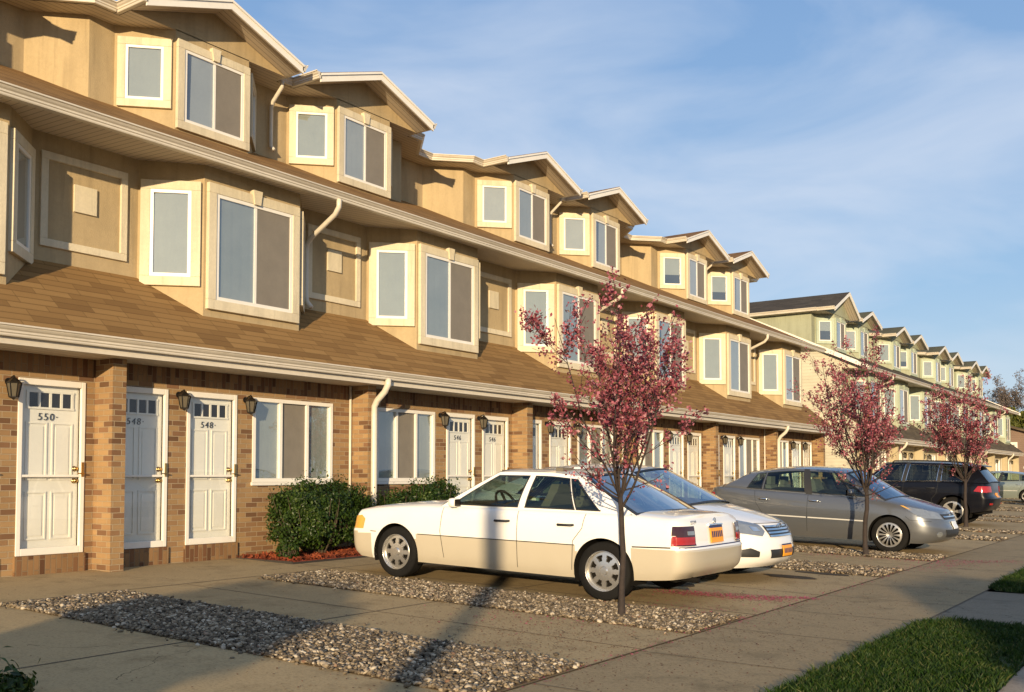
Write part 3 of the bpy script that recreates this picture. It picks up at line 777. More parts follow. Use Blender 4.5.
        m.build('downspout', M['gutter'], root, smooth=True)
        m = MB(); pipe([(.03,4.44,.1),(.03,4.44,2.86)], .022); m.build('conduit', M['gutter'], root, smooth=True)
    else:
        m = MB(); m.tube([(.73,.0,2.95),(.73,.0,2.86),(.66,.0,2.75),(.50,.0,2.62),(.435,.0,2.52),(.43,.0,2.38),(.43,.0,.28),(.46,.0,.2),(.56,.0,.16)], .052, 8)
        m.build('downspout', M['gutter'], root, smooth=True)
    return root

G1, G2 = 'tan row houses along the parking places', 'pale green row houses farther down the street'
L1 = {-1: 'tan row house cut off by the left edge, white door numbered 550',
      0: 'tan row house with two white doors numbered 548 and a clipped bush under its window',
      1: 'tan row house with two doors numbered 546, behind the hood of the white saloon',
      2: 'tan row house next after the 546 one, behind the nearest red leaved tree',
      3: 'tan row house just right of the nearest red tree, above the rounded white car',
      4: 'tan row house behind the tail of the grey car, last but one',
      5: 'last tan row house of its row, beside the gap before the green houses'}
for k in range(-2, 6):
    num = {-1: '550·', 0: '548·', 1: '546'}.get(k)
    if k == -2:
        continue
    house(B0+PU*k, 'A' if k % 2 == 0 else 'B', L1[k], G1, PAL_TAN, num, True, False, k == 5)
B2 = 40.19
ORD = ['first', 'second', 'third', 'fourth', 'fifth', 'sixth', 'seventh', 'last']
for k in range(8):
    lab = 'first pale green row house, with dark roof and plain cream side wall' if k == 0 else f'{ORD[k]} pale green row house counted from the tan row'
    house(B2+PU*k, 'A' if k % 2 == 0 else 'B', lab, G2, PAL_GRN, None, False, k == 0, k == 7, -.1)
# roof aerial on the first green house
m = MB(); m.tube([(-17.2, 41.9, 8.7), (-17.2, 41.9, 9.55)], .025, 5); m.tube([(-17.2,41.5,9.3),(-17.2,42.3,9.45)], .018, 5); m.tube([(-17.5,41.9,9.15),(-16.9,41.9,9.25)], .018, 5)
tag(m.build('roof_aerial', M['bronze']), 'thin dark roof aerial on the dark grey roof of the green row', 'aerial')
# brown house beyond the green row
t = thing('brown_house', 'pinkish brown sided house at the right edge beyond the green row', 'house', (-12, 79.5, 0))
m = MB(); m.box(-9, 2.2, 0, 9, -.1, 4.2); m.add([(2.2,0,4.2),(-9,0,4.2),(-3.4,0,5.9)],[(0,1,2)]); m.build('house_wall', M['pink_siding'], t)
m = MB()
for s in (-1, 1):
    xa = -3.4+s*6.0; m.add([(xa,-.4,4.0),(xa,9.4,4.0),(-3.4,9.4,5.9),(-3.4,-.4,5.9),(xa,-.4,4.15),(xa,9.4,4.15),(-3.4,9.4,6.05),(-3.4,-.4,6.05)], [(0,3,2,1),(4,5,6,7),(0,1,5,4),(1,2,6,5),(2,3,7,6),(3,0,4,7)])
m.build('house_roof', M['g_shingle'], t)
for yy in (1.5, 5.5):
    window(t, frame((2.2,yy,0),(0,1,0),(1,0,0)), 1.5, 1.1, 2.4, [.5], .12, M['white'], False, -.06, 'bs', .06, False)
window(t, frame((-1.0,0,0),(1,0,0),(0,-1,0)), 1.2, 2.6, 3.7, [.5], .12, M['white'], False, -.06, 'bs', .06, False)
# ------------------------------------------------------------------ vegetation
def leaf_mesh(name, pts, nrm, size, mat, parent, aspect=1.6, stuff=False):
    """one folded leaf (two triangles' worth) per point"""
    pts = np.asarray(pts); n = len(pts)
    d = rng.normal(0, 1, (n,3)) if nrm is None else np.asarray(nrm)+rng.normal(0, .55, (n,3))
    d /= np.linalg.norm(d, axis=1, keepdims=True)
    r = rng.normal(0, 1, (n,3)); a = np.cross(d, r); a /= np.linalg.norm(a, axis=1, keepdims=True); b = np.cross(d, a)
    s = (rng.uniform(size[0], size[1], n))[:,None]
    P = np.stack([pts-a*s*aspect*.5, pts+b*s*.5+d*s*.12, pts+a*s*aspect*.5, pts-b*s*.5+d*s*.12], 1).reshape(-1,3)
    F = 4*np.arange(n)[:,None]+np.array([0,1,2,3])
    me = bpy.data.meshes.new(name); me.from_pydata(P.tolist(), [], F.tolist()); me.materials.append(mat)
    o = bpy.data.objects.new(name, me); COL.objects.link(o); o.parent = parent
    return o

def plum_tree(loc, H, W, fork, label, seed, nleaf=9000, leaf=(.022,.048), r0=.042):
    rnd = random.Random(seed)
    root = thing('plum_tree', label, 'tree', loc, 'red leaved plum trees in the gravel strips')
    tb = MB(); br = MB(); tips = []
    # trunk
    tp = []; x = y = 0
    for i in range(7):
        tp.append((x, y, fork*i/6)); x += rnd.gauss(0, .012); y += rnd.gauss(0, .012)
    top = Vector(tp[-1])
    tb.tube([(0,0,-.08)]+tp, [r0*2.1, r0*1.3]+[r0*(1-.04*i) for i in range(1,7)], 9)
    tb.build('trunk', M['bark'], root, smooth=True)
    def limb(p, d, L, r, level):
        n = max(4, int(L/.11)); pts = [p.copy()]; dd = d.normalized()
        for i in range(n):
            up = .085 if level == 0 else .07
            dd = (dd + Vector((rnd.gauss(0,.055), rnd.gauss(0,.055), up + rnd.gauss(0,.04)))).normalized()
            pts.append(pts[-1] + dd*L/n)
        br.tube(pts, [max(.0025, r*(1-.82*i/n)) for i in range(n+1)], 6 if level == 0 else 4, False)
        for i in range(n+1):
            f = i/n
            if level > 0 or f > .5: tips.append((pts[i], level, f, L))
        if level < 2:
            k = int(L/(.17 if level == 0 else .16))
            for j in range(k):
                f = rnd.uniform(.16 if level == 0 else .15, .95); i = int(f*n)
                b = pts[min(i, n-1)]; ax = (pts[min(i+1,n)]-pts[max(0,min(i,n-1))]).normalized()
                o = ax.orthogonal().normalized(); o.rotate(Matrix.Rotation(rnd.uniform(0, 6.28), 3, ax))
                nd = (ax*rnd.uniform(.7,1.1) + o*rnd.uniform(.55,.95)).normalized()
                if nd.z < -.1: nd.z *= -.3
                limb(b, nd, L*rnd.uniform(.26,.5)*(1-.35*f), r*(1-.7*f)*.55, level+1)
    nl = 9
    for k in range(nl):
        az = 2*math.pi*(k+rnd.uniform(-.25,.25))/nl*2.0
        lean = (R(rnd.uniform(6, 16)) if k < 2 else R(rnd.uniform(24, 44)))
        h0 = fork*rnd.uniform(.84, 1.0)
        d = Vector((math.sin(lean)*math.cos(az), math.sin(lean)*math.sin(az), math.cos(lean)))
        L = min((H-h0)*(rnd.uniform(.78,.88) if k < 2 else rnd.uniform(.92,1.08))/max(.5, math.cos(lean*.7)), W*.72/max(.12, math.sin(lean)))
        limb(Vector((top.x*h0/fork, top.y*h0/fork, h0)), d, L, r0*rnd.uniform(.36,.54), 0)
    for k in range(4):                                  # a few low side shoots
        az = rnd.uniform(0, 6.28)
        limb(Vector((0,0,fork*rnd.uniform(.85,1.05))), Vector((math.cos(az), math.sin(az), rnd.uniform(.12,.5))), W*rnd.uniform(.3,.45), r0*.3, 1)
    br.build('limbs', M['bark'], root, smooth=True)
    P = []
    wts = [(.6 if lv == 0 else 1.0)*(.3+f)*(1.0 if p_.z > fork*1.5 else .35) for p_, lv, f, _ in tips]
    for (p, lv, f, L) in rnd.choices(tips, wts, k=int(nleaf/7)):
        s = .05
        c = p + Vector((rnd.gauss(0,.022), rnd.gauss(0,.022), rnd.gauss(0,.03)))
        for _ in range(rnd.randint(4, 10)):
            P.append(c + Vector((rnd.gauss(0,.026), rnd.gauss(0,.026), rnd.gauss(0,.034))))
    leaf_mesh('crown', [tuple(p) for p in P], None, leaf, M['blossom'], root, 1.35)
    return root
plum_tree((-4.75, 8.57, gz(-4.75)), 2.9, 1.55, 1.2, 'nearest red leaved tree, standing in the gravel in front of the white saloon', 47, 10500, (.016,.034), .032).rotation_euler.z = math.pi
plum_tree((-4.92, 17.42, gz(-4.92)), 3.35, 1.75, 1.2, 'middle red leaved tree, standing at the front wing of the grey car', 25, 10500, (.019,.040), .043)
plum_tree((-5.47, 28.57, gz(-5.47)), 3.55, 2.1, 1.3, 'farthest red leaved tree, standing beside the dark off-roader', 39, 9500, (.026,.05), .048)

def box_bush(name, label, loc, dims, n, seed, group, leaf=(.018,.036), mat='boxleaf'):
    rs = np.random.default_rng(seed)
    root = thing(name, label, 'bush', loc, group)
    m = MB(); rnd = random.Random(seed)
    for _ in range(70):
        a = rnd.uniform(0, 6.28); q = rnd.uniform(.2, .98); zt = dims[2]*rnd.uniform(.5,.97)
        m.tube([(rnd.gauss(0,.05), rnd.gauss(0,.05), -.03), (dims[0]*.4*q*math.cos(a), dims[1]*.4*q*math.sin(a), zt*.5), (dims[0]*.5*q*math.cos(a), dims[1]*.5*q*math.sin(a), zt)], [.012,.008,.003], 4, False)
    m.build('stems', M['twig'], root)
    P = []; N = []
    u = rs.normal(0, 1, (n,3)); u /= np.linalg.norm(u, axis=1, keepdims=True)
    u[:,2] = np.abs(u[:,2])*np.where(rs.uniform(0,1,n) < .3, -.7, 1)
    e = np.sign(u)*np.abs(u)**.72
    r = 1-np.abs(rs.normal(0,.16,n))
    lump = np.array([noise.noise(Vector((a*2.4+seed, b*2.4, c*2.4))) + .5*noise.noise(Vector((a*6+seed, b*6, c*6))) for a, b, c in u])
    r = r*(1+.36*lump)
    C = e*r[:,None]*np.array([dims[0]/2, dims[1]/2, dims[2]/2])*.92+np.array([0,0,dims[2]/2])
    sh = rs.uniform(0,1,n) < .13                       # loose shoots
    k_ = rs.uniform(0,1,(sh.sum(),1))**1.5; C[sh] += (u[sh]*.07+np.array([0,0,.13])*np.clip(u[sh][:,2:3]+.2,0,1))*k_
    leaf_mesh('foliage', C, u, leaf, M[mat], root, 1.7)
    return root
GB = 'clipped green bushes at the foot of the brick wall'
box_bush('box_bush', 'large round box bush in the red mulch under the window of number 548', (-11.02, 10.62, gz(-11)), (1.0, 1.85, 1.08), 26000, 5, GB)
box_bush('box_bush', 'small box bush seen over the bonnet of the white saloon, under the window of 546', (-10.95, 13.1, gz(-11)), (.8, 1.2, 1.12), 12000, 8, GB)
box_bush('box_bush', 'loose leafy bush between the big round bush and the downspout', (-10.85, 12.15, gz(-11)), (.6, .8, .95), 4500, 9, GB)
box_bush('garden_shrub', 'little dark green shrub peeping up at the bottom left corner', (-6.02, 3.12, gz(-6.0)), (.40, .44, .12), 900, 14, None, (.02,.045))
box_bush('weed_tuft', 'small weedy tuft at the left end of the red mulch', (-10.72, 9.72, gz(-10.7)), (.3, .32, .26), 500, 21, None, (.02,.04))
# mulch bed
m = MB(); m.box(-11.58, -10.42, 9.55, 13.75, .0, .215); o = m.build('mulch_bed', M['mulchbase']); tag(o, 'bed of red wood mulch under the bushes', 'mulch bed')
n = 5200; mp = np.stack([rng.uniform(-11.56,-10.40,n), rng.uniform(9.53,13.76,n), rng.uniform(.216,.25,n)],1)
flk = leaf_mesh('mulch', mp, np.tile([0,0,1.0],(n,1)), (.02,.05), M['mulch'], None, 2.2); tag(flk, 'red bark chips spread under the bushes', 'mulch', None, 'stuff')
m = MB(); m.box(-10.42,-10.385,9.5,13.8,.0,.205); m.box(-11.58,-10.42,9.5,9.535,.0,.215); o = m.build('bed_edging', M['edging']); tag(o, 'dark low edging strip in front of the red mulch', 'edging')

def branch_tree(name, label, cat, loc, H, spread, trunk_r, seed, mats, nleaf, leaf, clear=.25, group=None, levels=3, droop=.0):
    rnd = random.Random(seed); root = thing(name, label, cat, loc, group)
    tb = MB(); br = MB(); tips = []
    pts = [Vector((0,0,-.2))]; d = Vector((0,0,1)); n = 9
    for i in range(n):
        d = (d+Vector((rnd.gauss(0,.06),rnd.gauss(0,.06),.06))).normalized(); pts.append(pts[-1]+d*H*.62/n)
    tb.tube(pts, [trunk_r*(1.25 if i == 0 else 1-.75*i/n) for i in range(n+1)], 10); tb.build('trunk', M['bark'], root, smooth=True)
    def limb(p, d, L, r, lv):
        k = 6; q = [p.copy()]; d = d.normalized()
        for i in range(k):
            d = (d+Vector((rnd.gauss(0,.14),rnd.gauss(0,.14),.07-droop+rnd.gauss(0,.07)))).normalized(); q.append(q[-1]+d*L/k)
        br.tube(q, [max(.006, r*(1-.8*i/k)) for i in range(k+1)], 5 if lv == 0 else 3, False)
        for i in range(1,k+1):
            if lv >= 1: tips.append(q[i])
        if lv < levels:
            for j in range(rnd.randint(5,7) if lv < 2 else 3):
                f = rnd.uniform(.25,1); i = min(k-1,int(f*k)); ax = (q[i+1]-q[i]).normalized()
                o = ax.orthogonal().normalized(); o.rotate(Matrix.Rotation(rnd.uniform(0,6.28),3,ax))
                limb(q[i], ax*.8+o*rnd.uniform(.5,1), L*rnd.uniform(.35,.55), r*(1-.7*f)*.6, lv+1)
    for j in range(13):
        f = clear+(1-clear)*j/12; i = min(n-1,int(f*n)); az = j*2.4+rnd.uniform(-.4,.4); el = R(20+45*f)
        limb(pts[i], Vector((math.cos(az)*math.cos(el), math.sin(az)*math.cos(el), math.sin(el))), spread*rnd.uniform(.75,1.1)*(1-.35*f), trunk_r*.45*(1-.5*f), 0)
    br.build('limbs', M['bark'], root, smooth=True)
    if nleaf:
        P = []
        for _ in range(int(nleaf/5)):
            c = rnd.choice(tips)
            for _ in range(5): P.append(tuple(c+Vector((rnd.gauss(0,.13),rnd.gauss(0,.13),rnd.gauss(0,.13)))))
        leaf_mesh('crown', P, None, leaf, M[mats], root, 1.6)
    return root
branch_tree('bare_tree', 'tall bare pinkish grey tree at the right edge beyond the houses', 'tree', (-9.5, 100, 0), 15, 6, .3, 4, 'baretwig', 16000, (.05,.13))
branch_tree('bare_tree', 'second bare tree, farther back and half hidden by the tall bare one', 'tree', (-17.5, 118, 0), 15.0, 6, .25, 17, 'baretwig', 14000, (.05,.13))
branch_tree('leafy_tree', 'low yellow green leafy tree at the right edge below the bare tree', 'tree', (-14.5, 95, 0), 9.0, 3.4, .2, 6, 'greenleaf', 9000, (.12,.28), .12)
branch_tree('leafy_tree', 'dark green leafy tree just right of the yellow green one', 'tree', (-9.8, 97, 0), 8.6, 3.6, .2, 61, 'greenleaf', 9000, (.12,.28), .12)
# unseen shadow casters added behind the photographer: their shadows lie across the driveway
def atps(p, s): return (p*.876 - s*.482, p*.482 + s*.876)
x, y = atps(-1.2, -9.5)
t = thing('shadow_post', 'unseen post added behind the photographer to throw the long thin shadow over the white saloon', 'post', (x, y, -.1))
m = MB(); m.tube([(0,0,-.2),(0,0,4.75)], [.145,.115], 14); m.build('shaft', M['bark'], t, smooth=True)  # unseen shaft added for its shadow; its height sets where that ends
m = MB(); m.box(-.17,.17,-.17,.17,4.752,4.8); m.build('post_cap', M['bark'], t)
def stand_in_tree(p, s_, z0, hz, rx, off, tr, label, n):  # unseen stand-in, crown sized and offset for the shadow it throws
    x, y = atps(p, s_)
    t = thing('shadow_tree', label, 'tree', (x, y, -.1))
    m = MB(); m.tube([(0,0,-.2),(.02,0,1.2),(0,.03,z0),(0,.03,z0+hz*.7)], [tr*1.2,tr,tr*.9,tr*.4], 12); m.build('trunk', M['bark'], t, smooth=True)
    u = rng.normal(0,1,(n,3)); u /= np.linalg.norm(u,axis=1,keepdims=True); q = rng.uniform(.1,1,n)**.45
    lump = np.array([noise.noise(Vector(v)*2.2+Vector((p,0,0))) for v in u])
    C = u*(q*(1+.35*lump))[:,None]*np.array([rx,rx,hz]); ox, oy = off*.876, off*.482
    C[:,0] += ox; C[:,1] += oy; C[:,2] += z0
    leaf_mesh('crown', C, None, (.09,.2), M['greenleaf'], t)
stand_in_tree(-2.95, -8.0, 2.95, .44, 1.12, -.62, .30, 'unseen stand-in tree behind the photographer, shaped to throw the broad shadow over the near gravel', 13000)
stand_in_tree(5.0, -13.0, 3.4, 1.05, 1.85, 0, .14, 'round headed stand-in tree out of view, added to shade the crossing at the right edge', 26000)
# white pier at the right edge
t = thing('gate_pier', 'white rendered pier at the right edge, in front of the silver car', 'pier', (-6.64, 49.3, gz(-6.64)))
m = MB(); m.box(-.28,.28,-.28,.28,-.05,1.62); m.build('shaft', M['white'], t, bevel=.02)
m = MB(); m.box(-.34,.34,-.34,.34,1.622,1.74); m.build('cap', M['white'], t, bevel=.03)
# ------------------------------------------------------------------ cars
def curve(pts):
    xs = np.array([p[0] for p in pts], float); ys = np.array([p[1] for p in pts], float)
    d = np.diff(ys)/np.diff(xs); m = np.zeros(len(xs)); m[0] = d[0]; m[-1] = d[-1]
    for i in range(1, len(xs)-1):
        m[i] = 0 if d[i-1]*d[i] <= 0 else 2*d[i-1]*d[i]/(d[i-1]+d[i])
    def f(x):
        x = min(max(x, xs[0]), xs[-1]); i = min(max(int(np.searchsorted(xs, x))-1, 0), len(xs)-2)
        h = xs[i+1]-xs[i]; t = (x-xs[i])/h
        return float((2*t**3-3*t**2+1)*ys[i]+(t**3-2*t**2+t)*h*m[i]+(-2*t**3+3*t**2)*ys[i+1]+(t**3-t**2)*h*m[i+1])
    return f

class Car:
    """local axes: x from the nose to the tail, y to the driver's or passenger's side, z up"""
    def __init__(s, p, root, paint):
        s.p, s.root, s.paint = p, root, paint
        s.L, s.W = p['L'], p['W']/2
        s.zs, s.zb, s.zt = curve(p['sill']), curve(p['belt']), curve(p['deck'])
        s.prof = curve(p['prof']); s.nose = curve(p['nose']); s.tail = curve(p['tail']); s.plan = curve(p['plan'])
        s.lower()
    def lower(s):
        p = s.p; NR = 22
        rf, rr = p['rf'], p['rr']; nf = p.get('nf', 2.6); nr = p.get('nr', 2.6)
        cols = []                                     # (kind, value)
        for i in range(15): cols.append(('f', i/14*math.pi/2))
        xs0, xs1 = rf, s.L-rr; n = int((xs1-xs0)/.03)
        xs = [xs0+(xs1-xs0)*i/n for i in range(1, n)]
        cols += [('s', x) for x in xs]
        for i in range(15): cols.append(('r', math.pi/2-i/14*math.pi/2))
        V = []; nc = len(cols)
        def xy(c, t):
            k, v = c
            pr = s.prof(t)
            if k == 's': return v, s.W*s.plan(v/s.L)*pr
            th = v
            if k == 'f':
                x0 = s.nose(t); a = rf-x0
                return x0+a*(1-math.cos(th)**(2/nf) if th < math.pi/2-1e-6 else 1), s.W*s.plan(rf/s.L)*pr*(math.sin(th)**(2/nf))
            x1 = s.L-s.tail(t); a = x1-(s.L-rr)
            return x1-a*(1-math.cos(th)**(2/nr) if th < math.pi/2-1e-6 else 1), s.W*s.plan(1-rr/s.L)*pr*(math.sin(th)**(2/nr))
        side = np.zeros((2, nc, NR+1), int); P = []
        for sg in (0, 1):
            for c in range(nc):
                for r in range(NR+1):
                    t = r/NR; x, y = xy(cols[c], t)
                    if y < 1e-6 and sg == 1: side[1,c,r] = side[0,c,r]; continue
                    z = s.zs(x)+(s.zb(x)-s.zs(x))*t
                    side[sg,c,r] = len(P); P.append([x, y if sg else -y, z])
        F = []; info = []
        for sg in (0, 1):
            for c in range(nc-1):
                for r in range(NR):
                    q = [side[sg,c,r], side[sg,c+1,r], side[sg,c+1,r+1], side[sg,c,r+1]]
                    if sg: q = q[::-1]
                    F.append(q); info.append(('side', cols[c], r/NR, sg))
        # top deck
        NV = 14; top = np.zeros((nc, NV+1), int)
        for c in range(nc):
            a, b = P[side[0,c,NR]], P[side[1,c,NR]]
            for v in range(NV+1):
                if v == 0: top[c,v] = side[0,c,NR]; continue
                if v == NV: top[c,v] = side[1,c,NR]; continue
                u = -1+2*v/NV; u = math.copysign(abs(u)**.8, u)
                if abs(a[1]) < 1e-6: top[c,v] = side[0,c,NR]; continue
                x = a[0]; fx = s.zt(x)
                edge = min(1, abs(a[1])/(s.W*.55))
                z = a[2]+(fx-a[2])*(1-abs(u)**p.get('crown', 2.6))*min(1, edge*1.4)
                top[c,v] = len(P); P.append([x, abs(a[1])*u, z])
        for c in range(nc-1):
            for v in range(NV):
                q = [top[c,v], top[c+1,v], top[c+1,v+1], top[c,v+1]]
                q2 = []
                for i in q:
                    if i not in q2: q2.append(i)
                if len(q2) > 2: F.append(q2); info.append(('top', cols[c], v/NV, 0))
        P = np.array(P)
        # floor pan
        # wheel arches
        keep = [True]*len(F)
        for xw, zw, ra in p['arches']:
            inside = np.hypot(P[:,0]-xw, P[:,2]-zw) < ra
            cross = np.zeros(len(P), bool)
            for i, f in enumerate(F):
                if info[i][0] != 'side' or not keep[i]: continue
                k = sum(bool(inside[j]) for j in f)
                if k == len(f): keep[i] = False
                elif k:
                    for j in f:
                        if inside[j]: cross[j] = True
            for j in np.where(cross)[0]:
                d = P[j,[0,2]]-np.array([xw,zw]); q = np.array([xw,zw])+d/np.hypot(*d)*ra
                P[j,0], P[j,2] = q
        s.P = P; F = [f for f, k in zip(F, keep) if k]; info = [i for i, k in zip(info, keep) if k]
        s.F = F; s.info = info
        # normals of the whole shell
        Nn = np.zeros_like(P)
        for f in F:
            pts = P[f]; nrm = np.cross(pts[1]-pts[0], pts[2]-pts[0]) if len(f) == 3 else np.cross(pts[2]-pts[0], pts[3]-pts[1])
            for j in f: Nn[j] += nrm
        ln = np.linalg.norm(Nn, axis=1, keepdims=True); ln[ln == 0] = 1; s.N = Nn/ln
        s.bvh = BVHTree.FromPolygons([tuple(q) for q in P], F)
        groups = {}
        for f, i in zip(F, info):
            k, c, t, sg = i; x = P[f][:,0].mean(); z = P[f][:,2].mean(); y = P[f][:,1].mean()
            groups.setdefault(p['part'](k, x, y, z, t), []).append(f)
        s.parts = {}
        for name, fs in groups.items():
            nm, mat = name
            idx = sorted({j for f in fs for j in f}); mp = {j: i for i, j in enumerate(idx)}
            me = bpy.data.meshes.new(nm.split('#')[0]); me.from_pydata([tuple(P[j]) for j in idx], [], [tuple(mp[j] for j in f) for f in fs])
            me.polygons.foreach_set('use_smooth', [True]*len(fs)); me.materials.append(M[mat] if isinstance(mat, str) else mat)
            me.normals_split_custom_set_from_vertices([tuple(s.N[j]) for j in idx])
            o = bpy.data.objects.new(nm.split('#')[0], me); COL.objects.link(o); o.parent = s.root
            s.parts[nm] = o
        # dark underside and wheel wells
        m = MB(); zf = min(s.zs(x) for x in (1, 2, 3))+.02
        x0, x1 = .25, s.L-.25; w = s.W*.8
        m.box(x0, x1, -w*.78, w*.78, zf, zf+.1)
        for xw, zw, ra in p['arches']:
            for sg in (-1, 1):
                n = 18
                for i in range(n):
                    a0, a1 = math.pi*(-.12+1.24*i/n), math.pi*(-.12+1.24*(i+1)/n)
                    ya, yb = sg*s.W*.965, sg*s.W*.55
                    q = lambda a, y: (xw+math.cos(a)*ra*1.002, y, zw+math.sin(a)*ra*1.002)
                    m.quad(q(a0,ya), q(a1,ya), q(a1,yb), q(a0,yb))
                    m.add([(xw,yb,zw), q(a0,yb), q(a1,yb)], [(0,1,2)])
        m.build('underbody', M['brake'], s.root, recalc=False)
    # ---- things laid on the shell
    def hit(s, o, d):
        r = s.bvh.ray_cast(Vector(o), Vector(d).normalized())
        return r[0], r[1]
    def patch(s, name, mat, poly, d, off=.006, thick=.012, parent=None, U=None, step=.03, smooth=True, bvh=None):
        """polygon given in the plane across direction d (u sideways, v up); cast on the shell"""
        d = Vector(d).normalized(); Vv = Vector((0,0,1)) if abs(d.z) < .9 else Vector((1,0,0))
        Uv = Vector(U) if U else Vv.cross(-d).normalized()
        if abs(d.z) < .9: Vv = Vector((0,0,1))
        bm = bmesh.new()
        vs = [bm.verts.new((u, v, 0)) for u, v in poly]
        bm.faces.new(vs); bmesh.ops.triangulate(bm, faces=bm.faces)
        for _ in range(6):
            es = [e for e in bm.edges if e.calc_length() > step]
            if not es: break
            bmesh.ops.subdivide_edges(bm, edges=es, cuts=1); bmesh.ops.triangulate(bm, faces=[f for f in bm.faces if len(f.verts) > 3])
        good = {}
        for v in bm.verts:
            o = Uv*v.co.x + Vv*v.co.y - d*6
            if abs(d.z) < .9: o.z = v.co.y
            h = s.bvh.ray_cast(o, d)
            good[v] = h[0]-d*off if h[0] is not None and abs(h[1].dot(d)) > .30 else None
        bad = [v for v in bm.verts if good[v] is None]
        for v in bm.verts:
            if good[v] is not None: v.co = good[v]
        if bad: bmesh.ops.delete(bm, geom=bad, context='VERTS')
        lf = [f for f in bm.faces if max(e.calc_length() for e in f.edges) > step*5]
        if lf: bmesh.ops.delete(bm, geom=lf, context='FACES')
        if not bm.faces: bm.free(); return None
        ret = bmesh.ops.extrude_face_region(bm, geom=list(bm.faces))
        for v in ret['geom']:
            if isinstance(v, bmesh.types.BMVert): v.co -= d*thick*-1*-1
        bmesh.ops.recalc_face_normals(bm, faces=bm.faces)
        me = bpy.data.meshes.new(name); bm.to_mesh(me); bm.free()
        me.polygons.foreach_set('use_smooth', [smooth]*len(me.polygons)); me.set_sharp_from_angle(angle=R(40))
        me.materials.append(M[mat] if isinstance(mat, str) else mat)
        o = bpy.data.objects.new(name, me); COL.objects.link(o); o.parent = parent or s.root; return o
    def ribbon(s, m, pts, w, sg, off=.003, step=.04, d=None):
        """strip of width w along (x,z) points on side sg (-1 near, +1 far)"""
        q = []
        for (xa,za),(xb,zb) in zip(pts, pts[1:]):
            n = max(1, int(math.hypot(xb-xa, zb-za)/step))
            for i in range(n): q.append((xa+(xb-xa)*i/n, za+(zb-za)*i/n))
        q.append(pts[-1]); prev = None
        dr = Vector((0,-sg,0))
        for i, (x, z) in enumerate(q):
            a = q[max(0,i-1)]; b = q[min(len(q)-1,i+1)]; l = math.hypot(b[0]-a[0], b[1]-a[1]) or 1
            nx, nz = -(b[1]-a[1])/l*w/2, (b[0]-a[0])/l*w/2
            pr = []
            for sgn in (1, -1):
                h = s.bvh.ray_cast(Vector((x+nx*sgn, sg*3, z+nz*sgn)), dr)[0]
                pr.append(None if h is None else h-dr*off)
            if prev and pr[0] and pr[1] and prev[0] and prev[1] and (pr[0]-prev[0]).length < .15: m.quad(prev[0], pr[0], pr[1], prev[1])
            prev = pr
    def gap(s, pts, w, sg):
        m = MB(); s.ribbon(m, pts, w, sg)
        if m.v: m.build('panel_gap', M['rubtrim'], s.root, recalc=False)
    # ---- greenhouse
    def cabin(s):
        p = s.p; g = p['cabin']; sides = {}
        belt = lambda x: s.zb(x)+g.get('lift', 0); rail = curve(g['rail'])
        T = g['rows']; C = g['cols']                    # C: (x at belt, x at rail, kind of the cell behind it)
        yb = lambda x: s.W*s.plan(x/s.L)*s.prof(1)-g.get('inset', .015)
        yr = g['roofw']
        def sp(xb, xt, t, sg):
            bow = g.get('bow', .02)*math.sin(math.pi*t)
            x = xb+(xt-xb)*t
            zt_ = rail(xt); z = belt(xb)+(zt_-belt(xb))*t
            y0, y1 = yb(xb), yr(xt) if callable(yr) else yr
            y = y0+(y1-y0)*t**1.25+bow
            return Vector((x, sg*y, z))
        s.sp = sp
        cell = {}
        for sg in (-1, 1):
            for ci in range(len(C)-1):
                k = C[ci][2]; n = max(1, int(abs(C[ci+1][0]-C[ci][0])/.06))
                for ri in range(len(T)-1):
                    glass = k.startswith('g') and 0 < ri < len(T)-2
                    key = (k if glass else ('pillar' if not (k == 'b' and 0 <= ri < len(T)-1) else 'bpillar%d' % ci), sg)
                    mb = cell.setdefault(key, MB())
                    nt_ = max(1, int((T[ri+1]-T[ri])/.12))
                    for i in range(n):
                        for j in range(nt_):
                            u0, u1 = i/n, (i+1)/n; t0 = T[ri]+(T[ri+1]-T[ri])*j/nt_; t1 = T[ri]+(T[ri+1]-T[ri])*(j+1)/nt_
                            L = lambda u, a: C[ci][a]+(C[ci+1][a]-C[ci][a])*u
                            q = [sp(L(u0,0),L(u0,1),t0,sg), sp(L(u1,0),L(u1,1),t0,sg), sp(L(u1,0),L(u1,1),t1,sg), sp(L(u0,0),L(u0,1),t1,sg)]
                            if sg > 0: q = q[::-1]
                            mb.quad(*q)
        merged = {}
        def weld(mb, name, mat, parent, smooth=True):
            o = mb.build(name, mat, parent, smooth=smooth, recalc=False)
            bm = bmesh.new(); bm.from_mesh(o.data); bmesh.ops.remove_doubles(bm, verts=bm.verts, dist=.0005); bm.to_mesh(o.data); bm.free()
            return o
        for (k, sg), mb in cell.items():
            if k == 'pillar':
                weld(mb, 'cabin_frame', s.paint, s.root)
                li = MB(); li.add([(x, y-sg*.028, z) for x, y, z in mb.v], mb.f); weld(li, 'cabin_lining', M['interior'], s.root)
        for (k, sg), mb in cell.items():
            if k.startswith('bpillar'): weld(mb, 'door_pillar', M[g.get('bmat', 'rubtrim')], s.root)
            elif k.startswith('g'):
                par = s.parts.get(('front_door#%d' if k == 'g1' else 'rear_door#%d') % sg, s.root) if k in ('g1', 'g2') else s.root
                weld(mb, 'side_window' if k != 'g3' else 'quarter_window', M[g['glass']], par)
